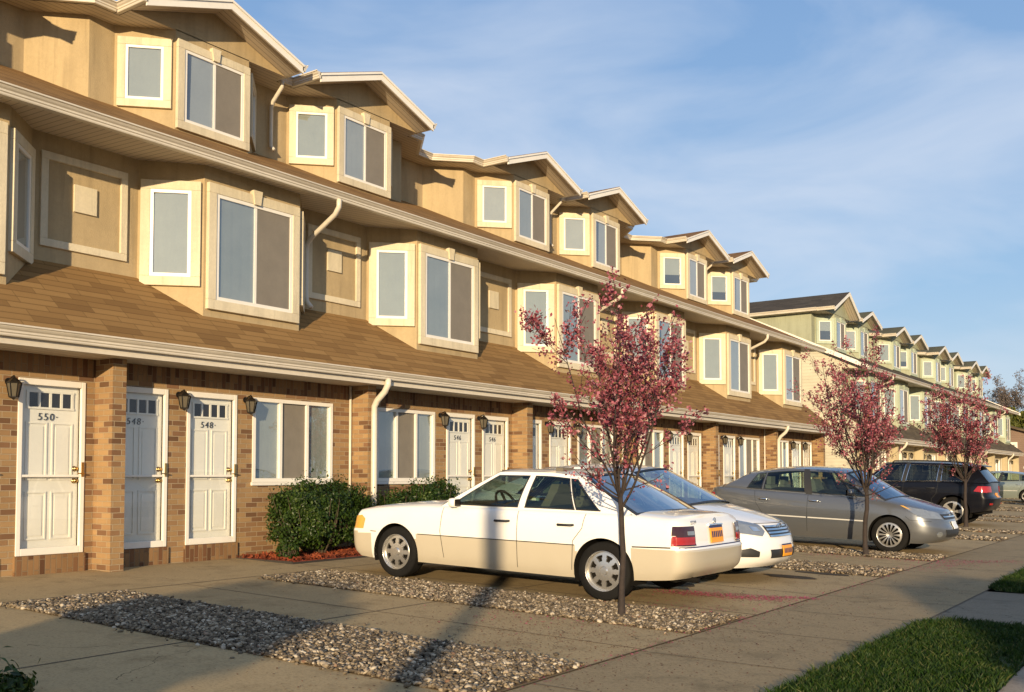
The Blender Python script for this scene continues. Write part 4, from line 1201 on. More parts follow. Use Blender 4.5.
        # screens and roof
        def screen(A, B, bulge, zlift, name, mat, sgn, tmax=1):
            ny, ntt = 14, 10
            def pt(v, t):
                a = sp(A[0], A[1], t, -1); u = -1+2*v
                x = a.x + sgn*bulge(t)*(1-u*u); z = a.z + (zlift(t))*(1-u*u)
                return Vector((x, -a.y*u*-1*-1 if False else a.y*-u, z))
            gm = MB(); fm = MB()
            for i in range(ny):
                for j in range(ntt):
                    q = [pt(i/ny,j/ntt), pt((i+1)/ny,j/ntt), pt((i+1)/ny,(j+1)/ntt), pt(i/ny,(j+1)/ntt)]
                    if sgn > 0: q = q[::-1]
                    edge = i in (0, ny-1) or j in (0, ntt-1)
                    gm.quad(*q)
                    if edge:
                        nrm = (q[1]-q[0]).cross(q[3]-q[0]).normalized()*.002
                        pass
            o = weld(gm, name, M[mat], s.root)
            # black border strips
            bm_ = MB(); off = Vector((sgn*.004, 0, .004)); wv, wt = .035, .045
            for j in range(ntt):
                for a_, b_ in ((0, wv), (1-wv, 1)):
                    bm_.quad(*[q+off for q in (pt(a_,j/ntt), pt(b_,j/ntt), pt(b_,(j+1)/ntt), pt(a_,(j+1)/ntt))])
            for i in range(ny):
                for a_, b_ in ((0, wt), (1-wt, 1)):
                    bm_.quad(*[q+off for q in (pt(i/ny,a_), pt((i+1)/ny,a_), pt((i+1)/ny,b_), pt(i/ny,b_))])
            bm_.build('window_seal', M['rubtrim'], o, recalc=False)
            return pt
        wf, wr = g['front_bulge'], g['rear_bulge']; cz = g['crown']
        pf = screen(C[0], C[0], lambda t: wf[0]+(wf[1]-wf[0])*t, lambda t: wf[2]*(1-t)+cz*t, 'windscreen', g.get('wsglass', 'screenglass'), -1)
        pb = screen(C[-1], C[-1], lambda t: wr[0]+(wr[1]-wr[0])*t, lambda t: wr[2]*(1-t)+cz*t, 'rear_window', g.get('rglass', 'screenglass'), 1)
        rm = MB(); nx, ny = 22, 14
        xa, xb = C[0][1], C[-1][1]
        def rp_(i, v):
            f = i/nx; xt = xa+(xb-xa)*f; u = -1+2*v/ny
            a = sp(C[0][0]+(C[-1][0]-C[0][0])*f, xt, 1, -1)
            x = xt+(-wf[1]*(1-f)**3+wr[1]*f**3)*(1-u*u)
            return Vector((x, a.y*-u, a.z+cz*(1-abs(u)**2.0)))
        for i in range(nx):
            for v in range(ny): rm.quad(rp_(i,v), rp_(i+1,v), rp_(i+1,v+1), rp_(i,v+1))
        rf_ = weld(rm, 'roof', s.paint, s.root)
        li = MB(); li.add([(x, y*.97, z-.03) for x, y, z in rm.v], rm.f); weld(li, 'roof_lining', M['interior'], rf_)
        s.rp = rp_
        # seals round the side glass
        for sg in (-1, 1):
            for ci in range(len(C)-1):
                if not C[ci][2].startswith('g'): continue
                m = MB()
                ta, tb_ = T[1], T[-2]; off = Vector((0, sg*.003, 0)); w = g.get('seal', .014)
                xb0, xt0, xb1, xt1 = C[ci][0], C[ci][1], C[ci+1][0], C[ci+1][1]
                lo = [sp(xb0+(xb1-xb0)*i/8, xt0+(xt1-xt0)*i/8, ta, sg)+off for i in range(9)]
                hi = [sp(xb0+(xb1-xb0)*i/8, xt0+(xt1-xt0)*i/8, tb_, sg)+off for i in range(9)]
                fr = [sp(xb0, xt0, ta+(tb_-ta)*i/6, sg)+off for i in range(7)]; re = [sp(xb1, xt1, ta+(tb_-ta)*i/6, sg)+off for i in range(7)]
                for line, dv in ((lo, Vector((0,0,w))), (hi, Vector((0,0,-w))), (fr, Vector((w*1.2,0,0))), (re, Vector((-w*1.2,0,0)))):
                    for a, b in zip(line, line[1:]): m.quad(a, b, b+dv, a+dv)
                m.build('window_rubber', M[g.get('sealmat', 'rubtrim')], s.root, recalc=False)
        # cabin inside: dash, seats, wheel
        zb_ = belt(C[0][0]+.8)
        m = MB(); x0 = C[0][0]
        m.box(x0+.1, x0+.42, -s.W*.78, s.W*.78, zb_-.06, zb_+.045); dk = m.build('dashboard', M['interior'], s.root, bevel=.03)
        m = MB(); drv = g.get('driver', -1)
        wc = Vector((x0+.62, drv*.36, zb_+.03)); ax = Vector((-.85,0,-.5)).normalized(); a1 = Vector((0,1,0)); a2 = ax.cross(a1)
        m.tube([wc+(a1*math.cos(k*math.pi/10)+a2*math.sin(k*math.pi/10))*.185 for k in range(21)], .016, 6, False)
        m.tube([wc-a1*.18, wc, wc+a1*.18], .018, 5); m.tube([wc, wc-a2*.18], .018, 5); m.tube([wc, wc+ax*.25], .025, 6)
        m.build('steering_wheel', M['rubtrim'], s.root, smooth=True)
        for xs_, h in ((x0+1.25, .0), (min(x0+2.1, C[-1][1]-.27), -.03)):
            for yy in (-.37, .37):
                sm = MB(); zt_ = zb_-(.0 if xs_ < x0+1.5 else .13)
                prof = [(0,-.3),(.05,.0),(.14,.2),(.17,.3)]
                for (xA,zA),(xB,zB) in zip(prof, prof[1:]):
                    wA = .25-.07*max(0,zA)/.3; wB = .25-.07*max(0,zB)/.3
                    sm.add([(xs_+xA-.06,yy-wA,zt_+zA),(xs_+xA-.06,yy+wA,zt_+zA),(xs_+xA+.06,yy+wA,zt_+zA),(xs_+xA+.06,yy-wA,zt_+zA),
                            (xs_+xB-.05,yy-wB,zt_+zB),(xs_+xB-.05,yy+wB,zt_+zB),(xs_+xB+.05,yy+wB,zt_+zB),(xs_+xB+.05,yy-wB,zt_+zB)],
                           [(0,3,2,1),(4,5,6,7),(0,1,5,4),(1,2,6,5),(2,3,7,6),(3,0,4,7)])
                sobj = sm.build('seat', M[g.get('seat', 'seat_grey')], s.root)
                hm = MB(); hm.box(xs_+.13, xs_+.22, yy-.12, yy+.12, zt_+.335+h, zt_+.49+h)
                hm.tube([(xs_+.17,yy-.05,zt_+.26),(xs_+.175,yy-.05,zt_+.36+h)], .008, 5); hm.tube([(xs_+.17,yy+.05,zt_+.26),(xs_+.175,yy+.05,zt_+.36+h)], .008, 5)
                hm.build('headrest', M[g.get('seat', 'seat_grey')], sobj, bevel=.03)
        mm = MB(); c = sp(C[0][0], C[0][1], .86, -1); mm.box(c.x+.06, c.x+.09, -.12, .12, c.z-.02, c.z+.05); mm.build('inner_mirror', M['rubtrim'], s.root, bevel=.01)
    def wheel(s, x, sg, rad, wid, rim, style, zc=None):
        y0 = sg*s.W*s.p.get('track', .945); zc = zc or rad
        F = (Vector((x, y0, zc)), Vector((1,0,0)), Vector((0,0,1)), Vector((0,sg,0)))
        t = MB(); tw = wid
        t.lathe([(rim*.96,-tw),(rad*.97,-tw),(rad,-tw*.86),(rad,-tw*.14),(rad*.985,-.012),(rad*.94,-.001),(rim*1.12,.004),(rim*1.04,-.002),(rim,-.012),(rim*.96,-.03)], F, 44)
        e = bpy.data.objects.new('wheel', None); COL.objects.link(e); e.parent = s.root; e.empty_display_size = .1
        ty = t.build('tyre', M['rubber'], e, smooth=True, angle=40)
        b = MB(); b.lathe([(0,-.075),(rim*.97,-.075),(rim*.97,-tw)], F, 32); b.build('brake_disc', M['brake'], e)
        m = MB(); NTH, NRR = 120, 16
        o, U, V, W_ = F
        solid, dish = style
        rr = [rim*(.0+1.0*i/NRR) for i in range(NRR+1)]
        P = {}
        def pt(i, k, d=0):
            th = 2*math.pi*(k % NTH)/NTH; r = rr[i]
            return o+U*(r*math.cos(th))+V*(r*math.sin(th))+W_*(dish(r/rim)-d)
        for i in range(NRR):
            for k in range(NTH):
                th = 2*math.pi*(k+.5)/NTH; r = (rr[i]+rr[i+1])/2/rim
                if not solid(r, th): continue
                if i == 0: m.add([pt(0,k), pt(1,k), pt(1,k+1)], [(0,1,2)])
                else: m.quad(pt(i,k), pt(i+1,k), pt(i+1,k+1), pt(i,k+1))
                for (i2,k2,ea,eb) in ((i-1,k,(i,k),(i,k+1)),(i+1,k,(i+1,k),(i+1,k+1)),(i,k-1,(i,k),(i+1,k)),(i,k+1,(i,k+1),(i+1,k+1))):
                    if 0 <= i2 < NRR and not solid((rr[i2]+rr[i2+1])/2/rim, 2*math.pi*(k2+.5)/NTH):
                        m.quad(pt(*ea), pt(*eb), pt(*eb, .025), pt(*ea, .025))
        rm = m.build('rim', M['alloy'], e, smooth=True, angle=35)
        lp = MB(); lp.lathe([(rim*.97,-.03),(rim*.985,.004),(rim*1.02,.008),(rim*1.03,0)], F, 44); lp.build('rim_lip', M['alloy'], e, smooth=True)
        return e
    def mirror(s, x, z, sg, mat, size=(.09,.19,.12)):
        h = s.bvh.ray_cast(Vector((x, sg*3, z-.05)), Vector((0,-sg,0)))[0]
        y = abs(h.y) if h else s.W
        m = MB(); a, b, c = size
        n = 8
        prof = [(-.5,.3),(-.35,.48),(0,.5),(.42,.46),(.5,.3),(.5,-.3),(.42,-.46),(0,-.5),(-.35,-.45),(-.5,-.25)]
        ys = [(.0,.55),(.25,.92),(.6,1),(.9,.9),(1,.6)]
        vs = []
        for f, sc in ys:
            for u, w in prof: vs.append((x+u*a*sc+.02*f, sg*(y-.02+f*b), z+w*c*sc))
        k = len(prof); fs = [(i*k+j, i*k+(j+1)%k, (i+1)*k+(j+1)%k, (i+1)*k+j) for i in range(len(ys)-1) for j in range(k)]
        fs += [tuple(range(k))[::-1], tuple(range((len(ys)-1)*k, len(ys)*k))]
        m.add(vs, fs); m.box(x-.03, x+.05, min(sg*(y-.1), sg*(y+.03)), max(sg*(y-.1), sg*(y+.03)), z-.075, z-.03)
        mo = m.build('door_mirror', mat, s.root, smooth=True, angle=50)
        g = MB(); xx = x+a*.5+.02
        g.quad((xx+.004,sg*(y+.03),z-c*.38),(xx+.012,sg*(y+b*.88),z-c*.34),(xx+.012,sg*(y+b*.88),z+c*.36),(xx+.004,sg*(y+.03),z+c*.4)); g.build('mirror_glass', M['darkglass'], mo, recalc=False)
    def handle(s, x, z, sg, mat, parent, ln=.2, plate=True):
        h = s.bvh.ray_cast(Vector((x, sg*3, z)), Vector((0,-sg,0)))[0]; y = abs(h.y)
        m = MB()
        m.tube([(x-ln/2,sg*(y-.005),z),(x-ln/2+.02,sg*(y+.03),z),(x+ln/2-.02,sg*(y+.032),z+.004),(x+ln/2,sg*(y-.005),z+.004)], .014, 6)
        o = m.build('door_handle', M[mat], parent, smooth=True)
        if plate:
            s.patch('handle_recess', 'rubtrim', [(a, b) for a, b in [(-1,-1),(1,-1),(1,1),(-1,1)]] and [((x-ln*.62)*(-1 if sg > 0 else 1), z-.028), ((x+ln*.62)*(-1 if sg > 0 else 1), z-.028), ((x+ln*.62)*(-1 if sg > 0 else 1), z+.028), ((x-ln*.62)*(-1 if sg > 0 else 1), z+.028)], (0,-sg,0), .001, .002, o, U=((-1 if sg > 0 else 1),0,0))
        return o

def car_matrix(front, Y, facing):
    """nose at world X=front on the sloping drive; facing -1 nose to the houses, +1 nose to the street"""
    a = math.atan(SL)
    z = gz(front)
    if facing < 0: ex = Vector((math.cos(a),0,-math.sin(a))); ey = Vector((0,1,0))
    else: ex = Vector((-math.cos(a),0,math.sin(a))); ey = Vector((0,-1,0))
    ez = ex.cross(ey)
    Mx = Matrix((ex, ey, ez)).transposed().to_4x4(); Mx.translation = Vector((front, Y, z)); return Mx

def eight_hole(r, th):
    if r < .42: return not (.0 < r < .0)
    if r > .84: return True
    k = (th/(2*math.pi)*8) % 1
    w = .25+.16*(r-.6)
    return abs(k-.5) > w or r < .5 or (abs(k-.5) > w-.05 and r > .8)
dish_flat = lambda q: -.02+.012*math.cos(q*2.2) + (.014 if q < .22 else 0)
def seven_twin(r, th):
    if r < .28 or r > .9: return True
    k = (th/(2*math.pi)*7) % 1; d = abs(k-.5)
    return d > .40 or d < .10
def five_spoke(r, th):
    if r < .26 or r > .9: return True
    k = (th/(2*math.pi)*5) % 1; d = abs(k-.5)
    return d > .27+.05*(r-.5)
def ten(r, th):
    if r < .3 or r > .88: return True
    return abs((th/(2*math.pi)*10) % 1-.5) > .26

M['paint_white'] = m_paint('white_car_paint', (.80,.78,.73), 0, .35)
M['paint_clad'] = m_paint('pale_cladding_paint', (.47,.415,.315), 0, .4)
M['paint_pearl'] = m_paint('pearl_white_paint', (.76,.74,.70), 0, .3)
M['paint_grey'] = m_paint('warm_grey_metallic', (.128,.136,.148), .55, .34)
M['paint_black'] = m_paint('black_blue_paint', (.005,.0055,.009), 0, .3, coat=.3, spec=.15, dirt=(.03,.025,.018))
M['paint_silver'] = m_paint('silver_paint', (.25,.29,.26), .5, .32)

def side_poly(sg, pts): return [(x*(-1 if sg > 0 else 1), z) for x, z in pts]
def side_patch(c, name, mat, pts, sg, off=.004, thick=.008, parent=None, step=.04):
    return c.patch(name, mat, side_poly(sg, pts), (0,-sg,0), off, thick, parent, U=((-1 if sg > 0 else 1),0,0), step=step)

GC = 'cars parked in front of the row houses'
# ---------------- white saloon with its nose to the houses
def build_white_saloon():
    Mx = car_matrix(-9.26, 10.17, -1) @ Matrix.Diagonal((1.02,1,1,1)); Mx.translation.z += .012
    root = thing('parked_car', 'old white saloon parked nose to the houses, cream lower cladding, eight hole alloy wheels', 'car', group=GC, mat4=Mx)
    def part(k, x, y, z, t):
        sg = -1 if y < 0 else 1
        if k == 'top':
            if x < 1.6: return ('hood', 'paint_white')
            if x > 3.98: return ('trunk_lid', 'paint_white')
            return ('cabin_floor', 'interior')
        zl = .565+.012*(x-2.4)
        if x < .46 and z < .53: return ('front_bumper', 'paint_clad')
        if x > 4.12 and z < .60: return ('rear_bumper', 'paint_clad')
        if z < zl and 1.2 < x < 3.46: return ('side_cladding#%d' % sg, 'paint_clad')
        if 1.62 < x < 2.69: return ('front_door#%d' % sg, 'paint_white')
        if 2.69 < x < 3.55 and not (x > 3.38 and z < .75-(3.55-x)): return ('rear_door#%d' % sg, 'paint_white')
        return (('front_wing#%d' if x < 2.4 else 'rear_wing#%d') % sg, 'paint_white')
    p = dict(L=4.74, W=1.74, rf=.34, rr=.30, nf=3.8, nr=4.2, track=.955, part=part, crown=4.2,
        sill=[(0,.24),(.5,.21),(1.2,.215),(3.2,.215),(4.2,.25),(4.74,.30)],
        belt=[(0,.745),(.12,.785),(.7,.865),(1.45,.91),(2.4,.92),(3.5,.93),(4.0,.93),(4.5,.905),(4.74,.89)],
        deck=[(0,.76),(.1,.81),(.6,.90),(1.4,.965),(1.6,.965),(3.7,.985),(3.9,.985),(4.3,.965),(4.62,.945),(4.74,.93)],
        prof=[(0,.935),(.12,.965),(.35,.985),(.6,1.0),(.8,.995),(.93,.978),(1,.945)],
        plan=[(0,.94),(.12,.965),(.3,1),(.75,1),(.9,.965),(1,.935)],
        nose=[(0,.13),(.1,.03),(.3,.0),(.58,.0),(.62,.05),(.75,.07),(.92,.10),(1,.14)],
        tail=[(0,.12),(.14,.02),(.3,.0),(.52,.0),(.56,.05),(.7,.06),(.95,.09),(1,.13)],
        arches=[(.88,.315,.355),(3.78,.315,.355)],
        cabin=dict(rail=[(2.0,1.315),(2.4,1.345),(2.9,1.35),(3.4,1.315)], roofw=.63, rows=[0,.05,.91,1],
            cols=[(1.57,2.28,'p'),(1.68,2.35,'g1'),(2.66,2.73,'p'),(2.75,2.80,'g2'),(3.42,3.23,'p'),(3.435,3.24,'g3'),(3.75,3.31,'p'),(4.14,3.42,'p')],
            front_bulge=(.13,.09,.03), rear_bulge=(.10,.06,.03), crown=.045, glass='autoglass', rglass='rearglass', seat='seat_tan', bow=.015, inset=.0))
    c = Car(p, root, M['paint_white']); c.cabin()
    for x in (.88, 3.78):
        for sg in (-1, 1): c.wheel(x, sg, .315, .2, .212, (eight_hole, dish_flat))
    for sg in (-1, 1):
        m = MB()
        c.gap([(.45,.55),(.55,.55)], .01, sg); c.gap([(1.24,.558),(2.4,.568),(3.44,.575)], .010, sg); c.gap([(4.12,.60),(4.55,.615)], .014, sg)
        c.gap([(1.62,.90),(1.59,.62),(1.64,.30)], .007, sg); c.gap([(2.69,.91),(2.69,.27)], .007, sg)
        c.gap([(3.56,.92),(3.53,.76),(3.42,.62),(3.40,.30)], .007, sg)
        c.mirror(1.80, .965, sg, M['paint_white'], (.1,.17,.11))
        for (x, nm) in ((2.48,'front_door'),(3.32,'rear_door')): c.handle(x, .785, sg, 'rubtrim', c.parts['%s#%d' % (nm, sg)], .2, False)
        side_patch(c, 'indicator_lamp', 'amber', [(.10,.575),(.33,.575),(.36,.70),(.30,.745),(.10,.71)], sg, .004, .012)
        # rear lamp wraps round the corner
        d = Vector((-.62, -sg, 0)); U = Vector((-sg*-1, 0, 0))
        tl = c.patch('tail_light', 'redlens', [(a,b) for a,b in ((-.36,.62),(.36,.62),(.36,.83),(-.36,.83))] and [], d) if False else None
    # rear face
    for sg in (-1, 1):
        lo, hi = .635, .835
        pts = [(sg*.53,lo),(sg*.86,lo),(sg*.86,hi),(sg*.53,hi)]
        tl = c.patch('tail_light', 'darkred', [(y, z) for y, z in pts], (-1,0,0), .004, .012, U=(0,1,0))
        c.patch('red_lens', 'redlens', [(sg*.55,lo+.012),(sg*.855,lo+.012),(sg*.855,lo+.09),(sg*.55,lo+.09)], (-1,0,0), .016, .006, tl, U=(0,1,0))
        c.patch('clear_lens', 'lamp', [(sg*.55,lo+.11),(sg*.67,lo+.11),(sg*.67,lo+.15),(sg*.55,lo+.15)], (-1,0,0), .016, .006, tl, U=(0,1,0))
        side_patch(c, 'tail_light_side', 'redlens', [(4.56,lo),(4.72,lo),(4.72,hi-.1),(4.56,hi-.1)], sg, .004, .012, tl)
        side_patch(c, 'smoked_lens', 'darkred', [(4.56,hi-.095),(4.72,hi-.095),(4.72,hi),(4.56,hi)], sg, .004, .012, tl)
    pl = c.patch('number_plate', 'plate', [(-.16,.645),(.16,.645),(.16,.80),(-.16,.80)], (-1,0,0), .008, .01, U=(0,1,0))
    c.patch('plate_band', 'navy', [(-.16,.80),(.16,.80),(.16,.825),(-.16,.825)], (-1,0,0), .008, .01, pl, U=(0,1,0))
    for k in range(6):
        y = -.12+k*.048; c.patch('plate_character', 'navy', [(y-.014,.70),(y+.014,.70),(y+.014,.765),(y-.014,.765)], (-1,0,0), .020, .002, pl, U=(0,1,0))
    m = MB(); hx = c.hit((6,0,.865),(-1,0,0))[0].x
    m.tube([(hx+.012, .033*math.cos(k*math.pi/9), .872+.033*math.sin(k*math.pi/9)) for k in range(19)], .004, 5, False)
    for k in range(3):
        a = math.pi/2+k*2*math.pi/3; m.tube([(hx+.012,0,.872),(hx+.012,.033*math.cos(a),.872+.033*math.sin(a))], .0045, 4)
    m.build('star_badge', M['chrome'], root)
    m = MB(); m.tube([(hx-.0+.02,-.18,.832),(hx+.03,0,.836),(hx+.02,.18,.832)], .012, 6); m.build('trunk_handle', M['chrome'], root)
    for yy, tx in ((-.50,'E320'),):
        Mt = Matrix(((0,0,1,c.hit((6,yy,.868),(-1,0,0))[0].x+.004),(1,0,0,yy),(0,1,0,.868),(0,0,0,1)))
        text_mesh('badge_text', tx, .055, M['chrome'], root, Mt, .003)
    # front: grille and lamps (seen only from the side of the photograph)
    c.patch('grille', 'rubtrim', [(-.30,.58),(.30,.58),(.30,.74),(-.30,.74)], (1,0,0), .006, .012, U=(0,-1,0))
    for sg in (-1, 1): c.patch('headlight', 'lamp', [(sg*.36,.58),(sg*.68,.58),(sg*.68,.73),(sg*.36,.73)], (1,0,0), .006, .012, U=(0,1,0))
    # lower rubbing strip of the rear bumper and the exhaust
    m = MB()
    for k in range(25):
        y0, y1 = -.86+1.72*k/25, -.86+1.72*(k+1)/25
        a, b = c.hit((6,y0,.615),(-1,0,0))[0], c.hit((6,y1,.615),(-1,0,0))[0]
        if a and b: m.quad((a.x+.004,y0,.605),(b.x+.004,y1,.605),(b.x+.004,y1,.625),(a.x+.004,y0,.625))
    m.build('bumper_strip', M['navy'], root, recalc=False)
    m = MB(); m.tube([(4.4,-.45,.27),(4.70,-.45,.265)], .028, 8); m.build('exhaust', M['brake'], root)
    return c
build_white_saloon()

# ---------------- pearl white saloon with its nose to the street
def build_pearl_saloon():
    Mx = car_matrix(-4.62, 12.72, 1)
    root = thing('parked_car', 'white rounded saloon with its nose to the street, mostly hidden behind the old white one', 'car', group=GC, mat4=Mx)
    def part(k, x, y, z, t):
        sg = -1 if y < 0 else 1
        if k == 'top':
            if x < 1.12: return ('hood', 'paint_pearl')
            if x > 4.2: return ('trunk_lid', 'paint_pearl')
            return ('cabin_floor', 'interior')
        if x < .55 and z < .66: return ('front_bumper', 'paint_pearl')
        if x > 4.4 and z < .66: return ('rear_bumper', 'paint_pearl')
        if 1.35 < x < 2.42: return ('front_door#%d' % sg, 'paint_pearl')
        if 2.42 < x < 3.4: return ('rear_door#%d' % sg, 'paint_pearl')
        return (('front_wing#%d' if x < 2.4 else 'rear_wing#%d') % sg, 'paint_pearl')
    p = dict(L=4.81, W=1.82, rf=.75, rr=.5, nf=2.5, nr=2.8, part=part, crown=2.4,
        sill=[(0,.22),(.5,.19),(1.2,.2),(3.4,.2),(4.3,.24),(4.81,.3)],
        belt=[(0,.66),(.3,.74),(.8,.855),(1.2,.92),(2.4,.955),(3.8,.99),(4.3,1.0),(4.81,.93)],
        deck=[(0,.69),(.15,.76),(.4,.845),(.8,.94),(1.2,1.01),(1.6,1.03),(4.0,1.06),(4.4,1.06),(4.81,.98)],
        prof=[(0,.93),(.15,.97),(.4,1),(.65,1),(.85,.975),(1,.92)],
        plan=[(0,.92),(.2,.985),(.35,1),(.75,1),(.9,.97),(1,.92)],
        nose=[(0,.12),(.12,.04),(.35,.0),(.6,.015),(.8,.05),(1,.12)], tail=[(0,.1),(.2,.02),(.5,0),(.6,.04),(1,.14)],
        arches=[(.98,.33,.37),(3.755,.33,.37)],
        cabin=dict(rail=[(1.9,1.36),(2.3,1.41),(2.8,1.415),(3.5,1.35)], roofw=.585, rows=[0,.05,.92,1],
            cols=[(1.15,1.95,'p'),(1.30,2.02,'g1'),(2.38,2.48,'b'),(2.48,2.56,'g2'),(3.45,3.28,'p'),(3.47,3.29,'g3'),(3.75,3.36,'p'),(4.3,3.5,'p')],
            front_bulge=(.22,.12,.08), rear_bulge=(.14,.08,.04), crown=.06, glass='autoglass', seat='seat_grey', bow=.02, inset=.0, driver=1))
    c = Car(p, root, M['paint_pearl']); c.cabin()
    for x in (.98, 3.755):
        for sg in (-1, 1): c.wheel(x, sg, .33, .2, .21, (ten, dish_flat))
    for sg in (-1, 1):
        m = MB(); c.ribbon(m, [(1.35,.9),(1.33,.3)], .007, sg); c.ribbon(m, [(2.42,.93),(2.42,.3)], .007, sg); c.ribbon(m, [(3.42,.96),(3.4,.6),(3.3,.3)], .007, sg); m.build('panel_gap', M['rubtrim'], root, recalc=False)
        c.mirror(1.5, 1.0, sg, M['paint_pearl'], (.11,.2,.13))
        for (x, nm) in ((2.25,'front_door'),(3.2,'rear_door')): c.handle(x, .85, sg, 'chrome', c.parts['%s#%d' % (nm, sg)], .2, False)
        hl = c.patch('headlight', 'lamp', [(sg*.43,.66),(sg*.52,.60),(sg*.92,.66),(sg*.92,.80),(sg*.80,.835),(sg*.46,.745)], (1,0,0), .004, .01, U=(0,1,0))
        c.patch('lamp_bulb', 'chrome', [(sg*.52,.665),(sg*.62,.665),(sg*.64,.725),(sg*.54,.715)], (1,0,0), .015, .004, hl, U=(0,1,0))
        c.patch('fog_recess', 'rubtrim', [(sg*.60,.34),(sg*.80,.34),(sg*.79,.43),(sg*.70,.455),(sg*.60,.41)], (1,0,0), .004, .006, U=(0,1,0))
        c.patch('tail_light', 'redlens', [(sg*.55,.72),(sg*.86,.72),(sg*.86,.9),(sg*.6,.9)], (-1,0,0), .004, .012, U=(0,1,0))
    gr = c.patch('grille', 'rubtrim', [(-.36,.585),(.36,.585),(.40,.73),(-.40,.73)], (1,0,0), .004, .006, U=(0,1,0))
    for z in (.60, .64, .68, .72): c.patch('grille_bar', 'chrome', [(-.38,z-.011),(.38,z-.011),(.38,z+.011),(-.38,z+.011)], (1,0,0), .014, .008, gr, U=(0,1,0))
    c.patch('lower_intake', 'rubtrim', [(-.40,.32),(.40,.32),(.42,.43),(-.42,.43)], (1,0,0), .004, .006, U=(0,1,0))
    pl = c.patch('number_plate', 'plate', [(-.155,.335),(.155,.335),(.155,.475),(-.155,.475)], (1,0,0), .02, .01, U=(0,1,0))
    c.patch('plate_band', 'navy', [(-.155,.476),(.155,.476),(.155,.492),(-.155,.492)], (1,0,0), .02, .01, pl, U=(0,1,0))
    for k in range(6):
        y = -.115+k*.046; c.patch('plate_character', 'navy', [(y-.013,.375),(y+.013,.375),(y+.013,.435),(y-.013,.435)], (1,0,0), .032, .002, pl, U=(0,1,0))
    c.patch('hood_gap', 'rubtrim', [(-.55,.752),(.55,.752),(.55,.758),(-.55,.758)], (1,0,0), .002, .002, U=(0,1,0))
    m = MB(); hx = c.hit((-3,0,.70),(1,0,0))[0].x-.022
    E_ = lambda a, b, z0: [(hx, a*math.cos(k*math.pi/12), z0+b*math.sin(k*math.pi/12)) for k in range(25)]
    m.tube(E_(.075,.05,.70), .006, 5, False); m.tube(E_(.026,.048,.70), .005, 5, False); m.tube(E_(.05,.018,.722), .005, 5, False)
    m.build('oval_badge', M['chrome'], root)
    m = MB(); m.tube([c.sp(1.15,1.95,.03,-1)*1+Vector((-.12,.35,.03)), c.sp(1.15,1.95,.03,-1)+Vector((-.14,.75,.05))], .012, 5); m.build('wiper', M['rubtrim'], root)
    return c
build_pearl_saloon()

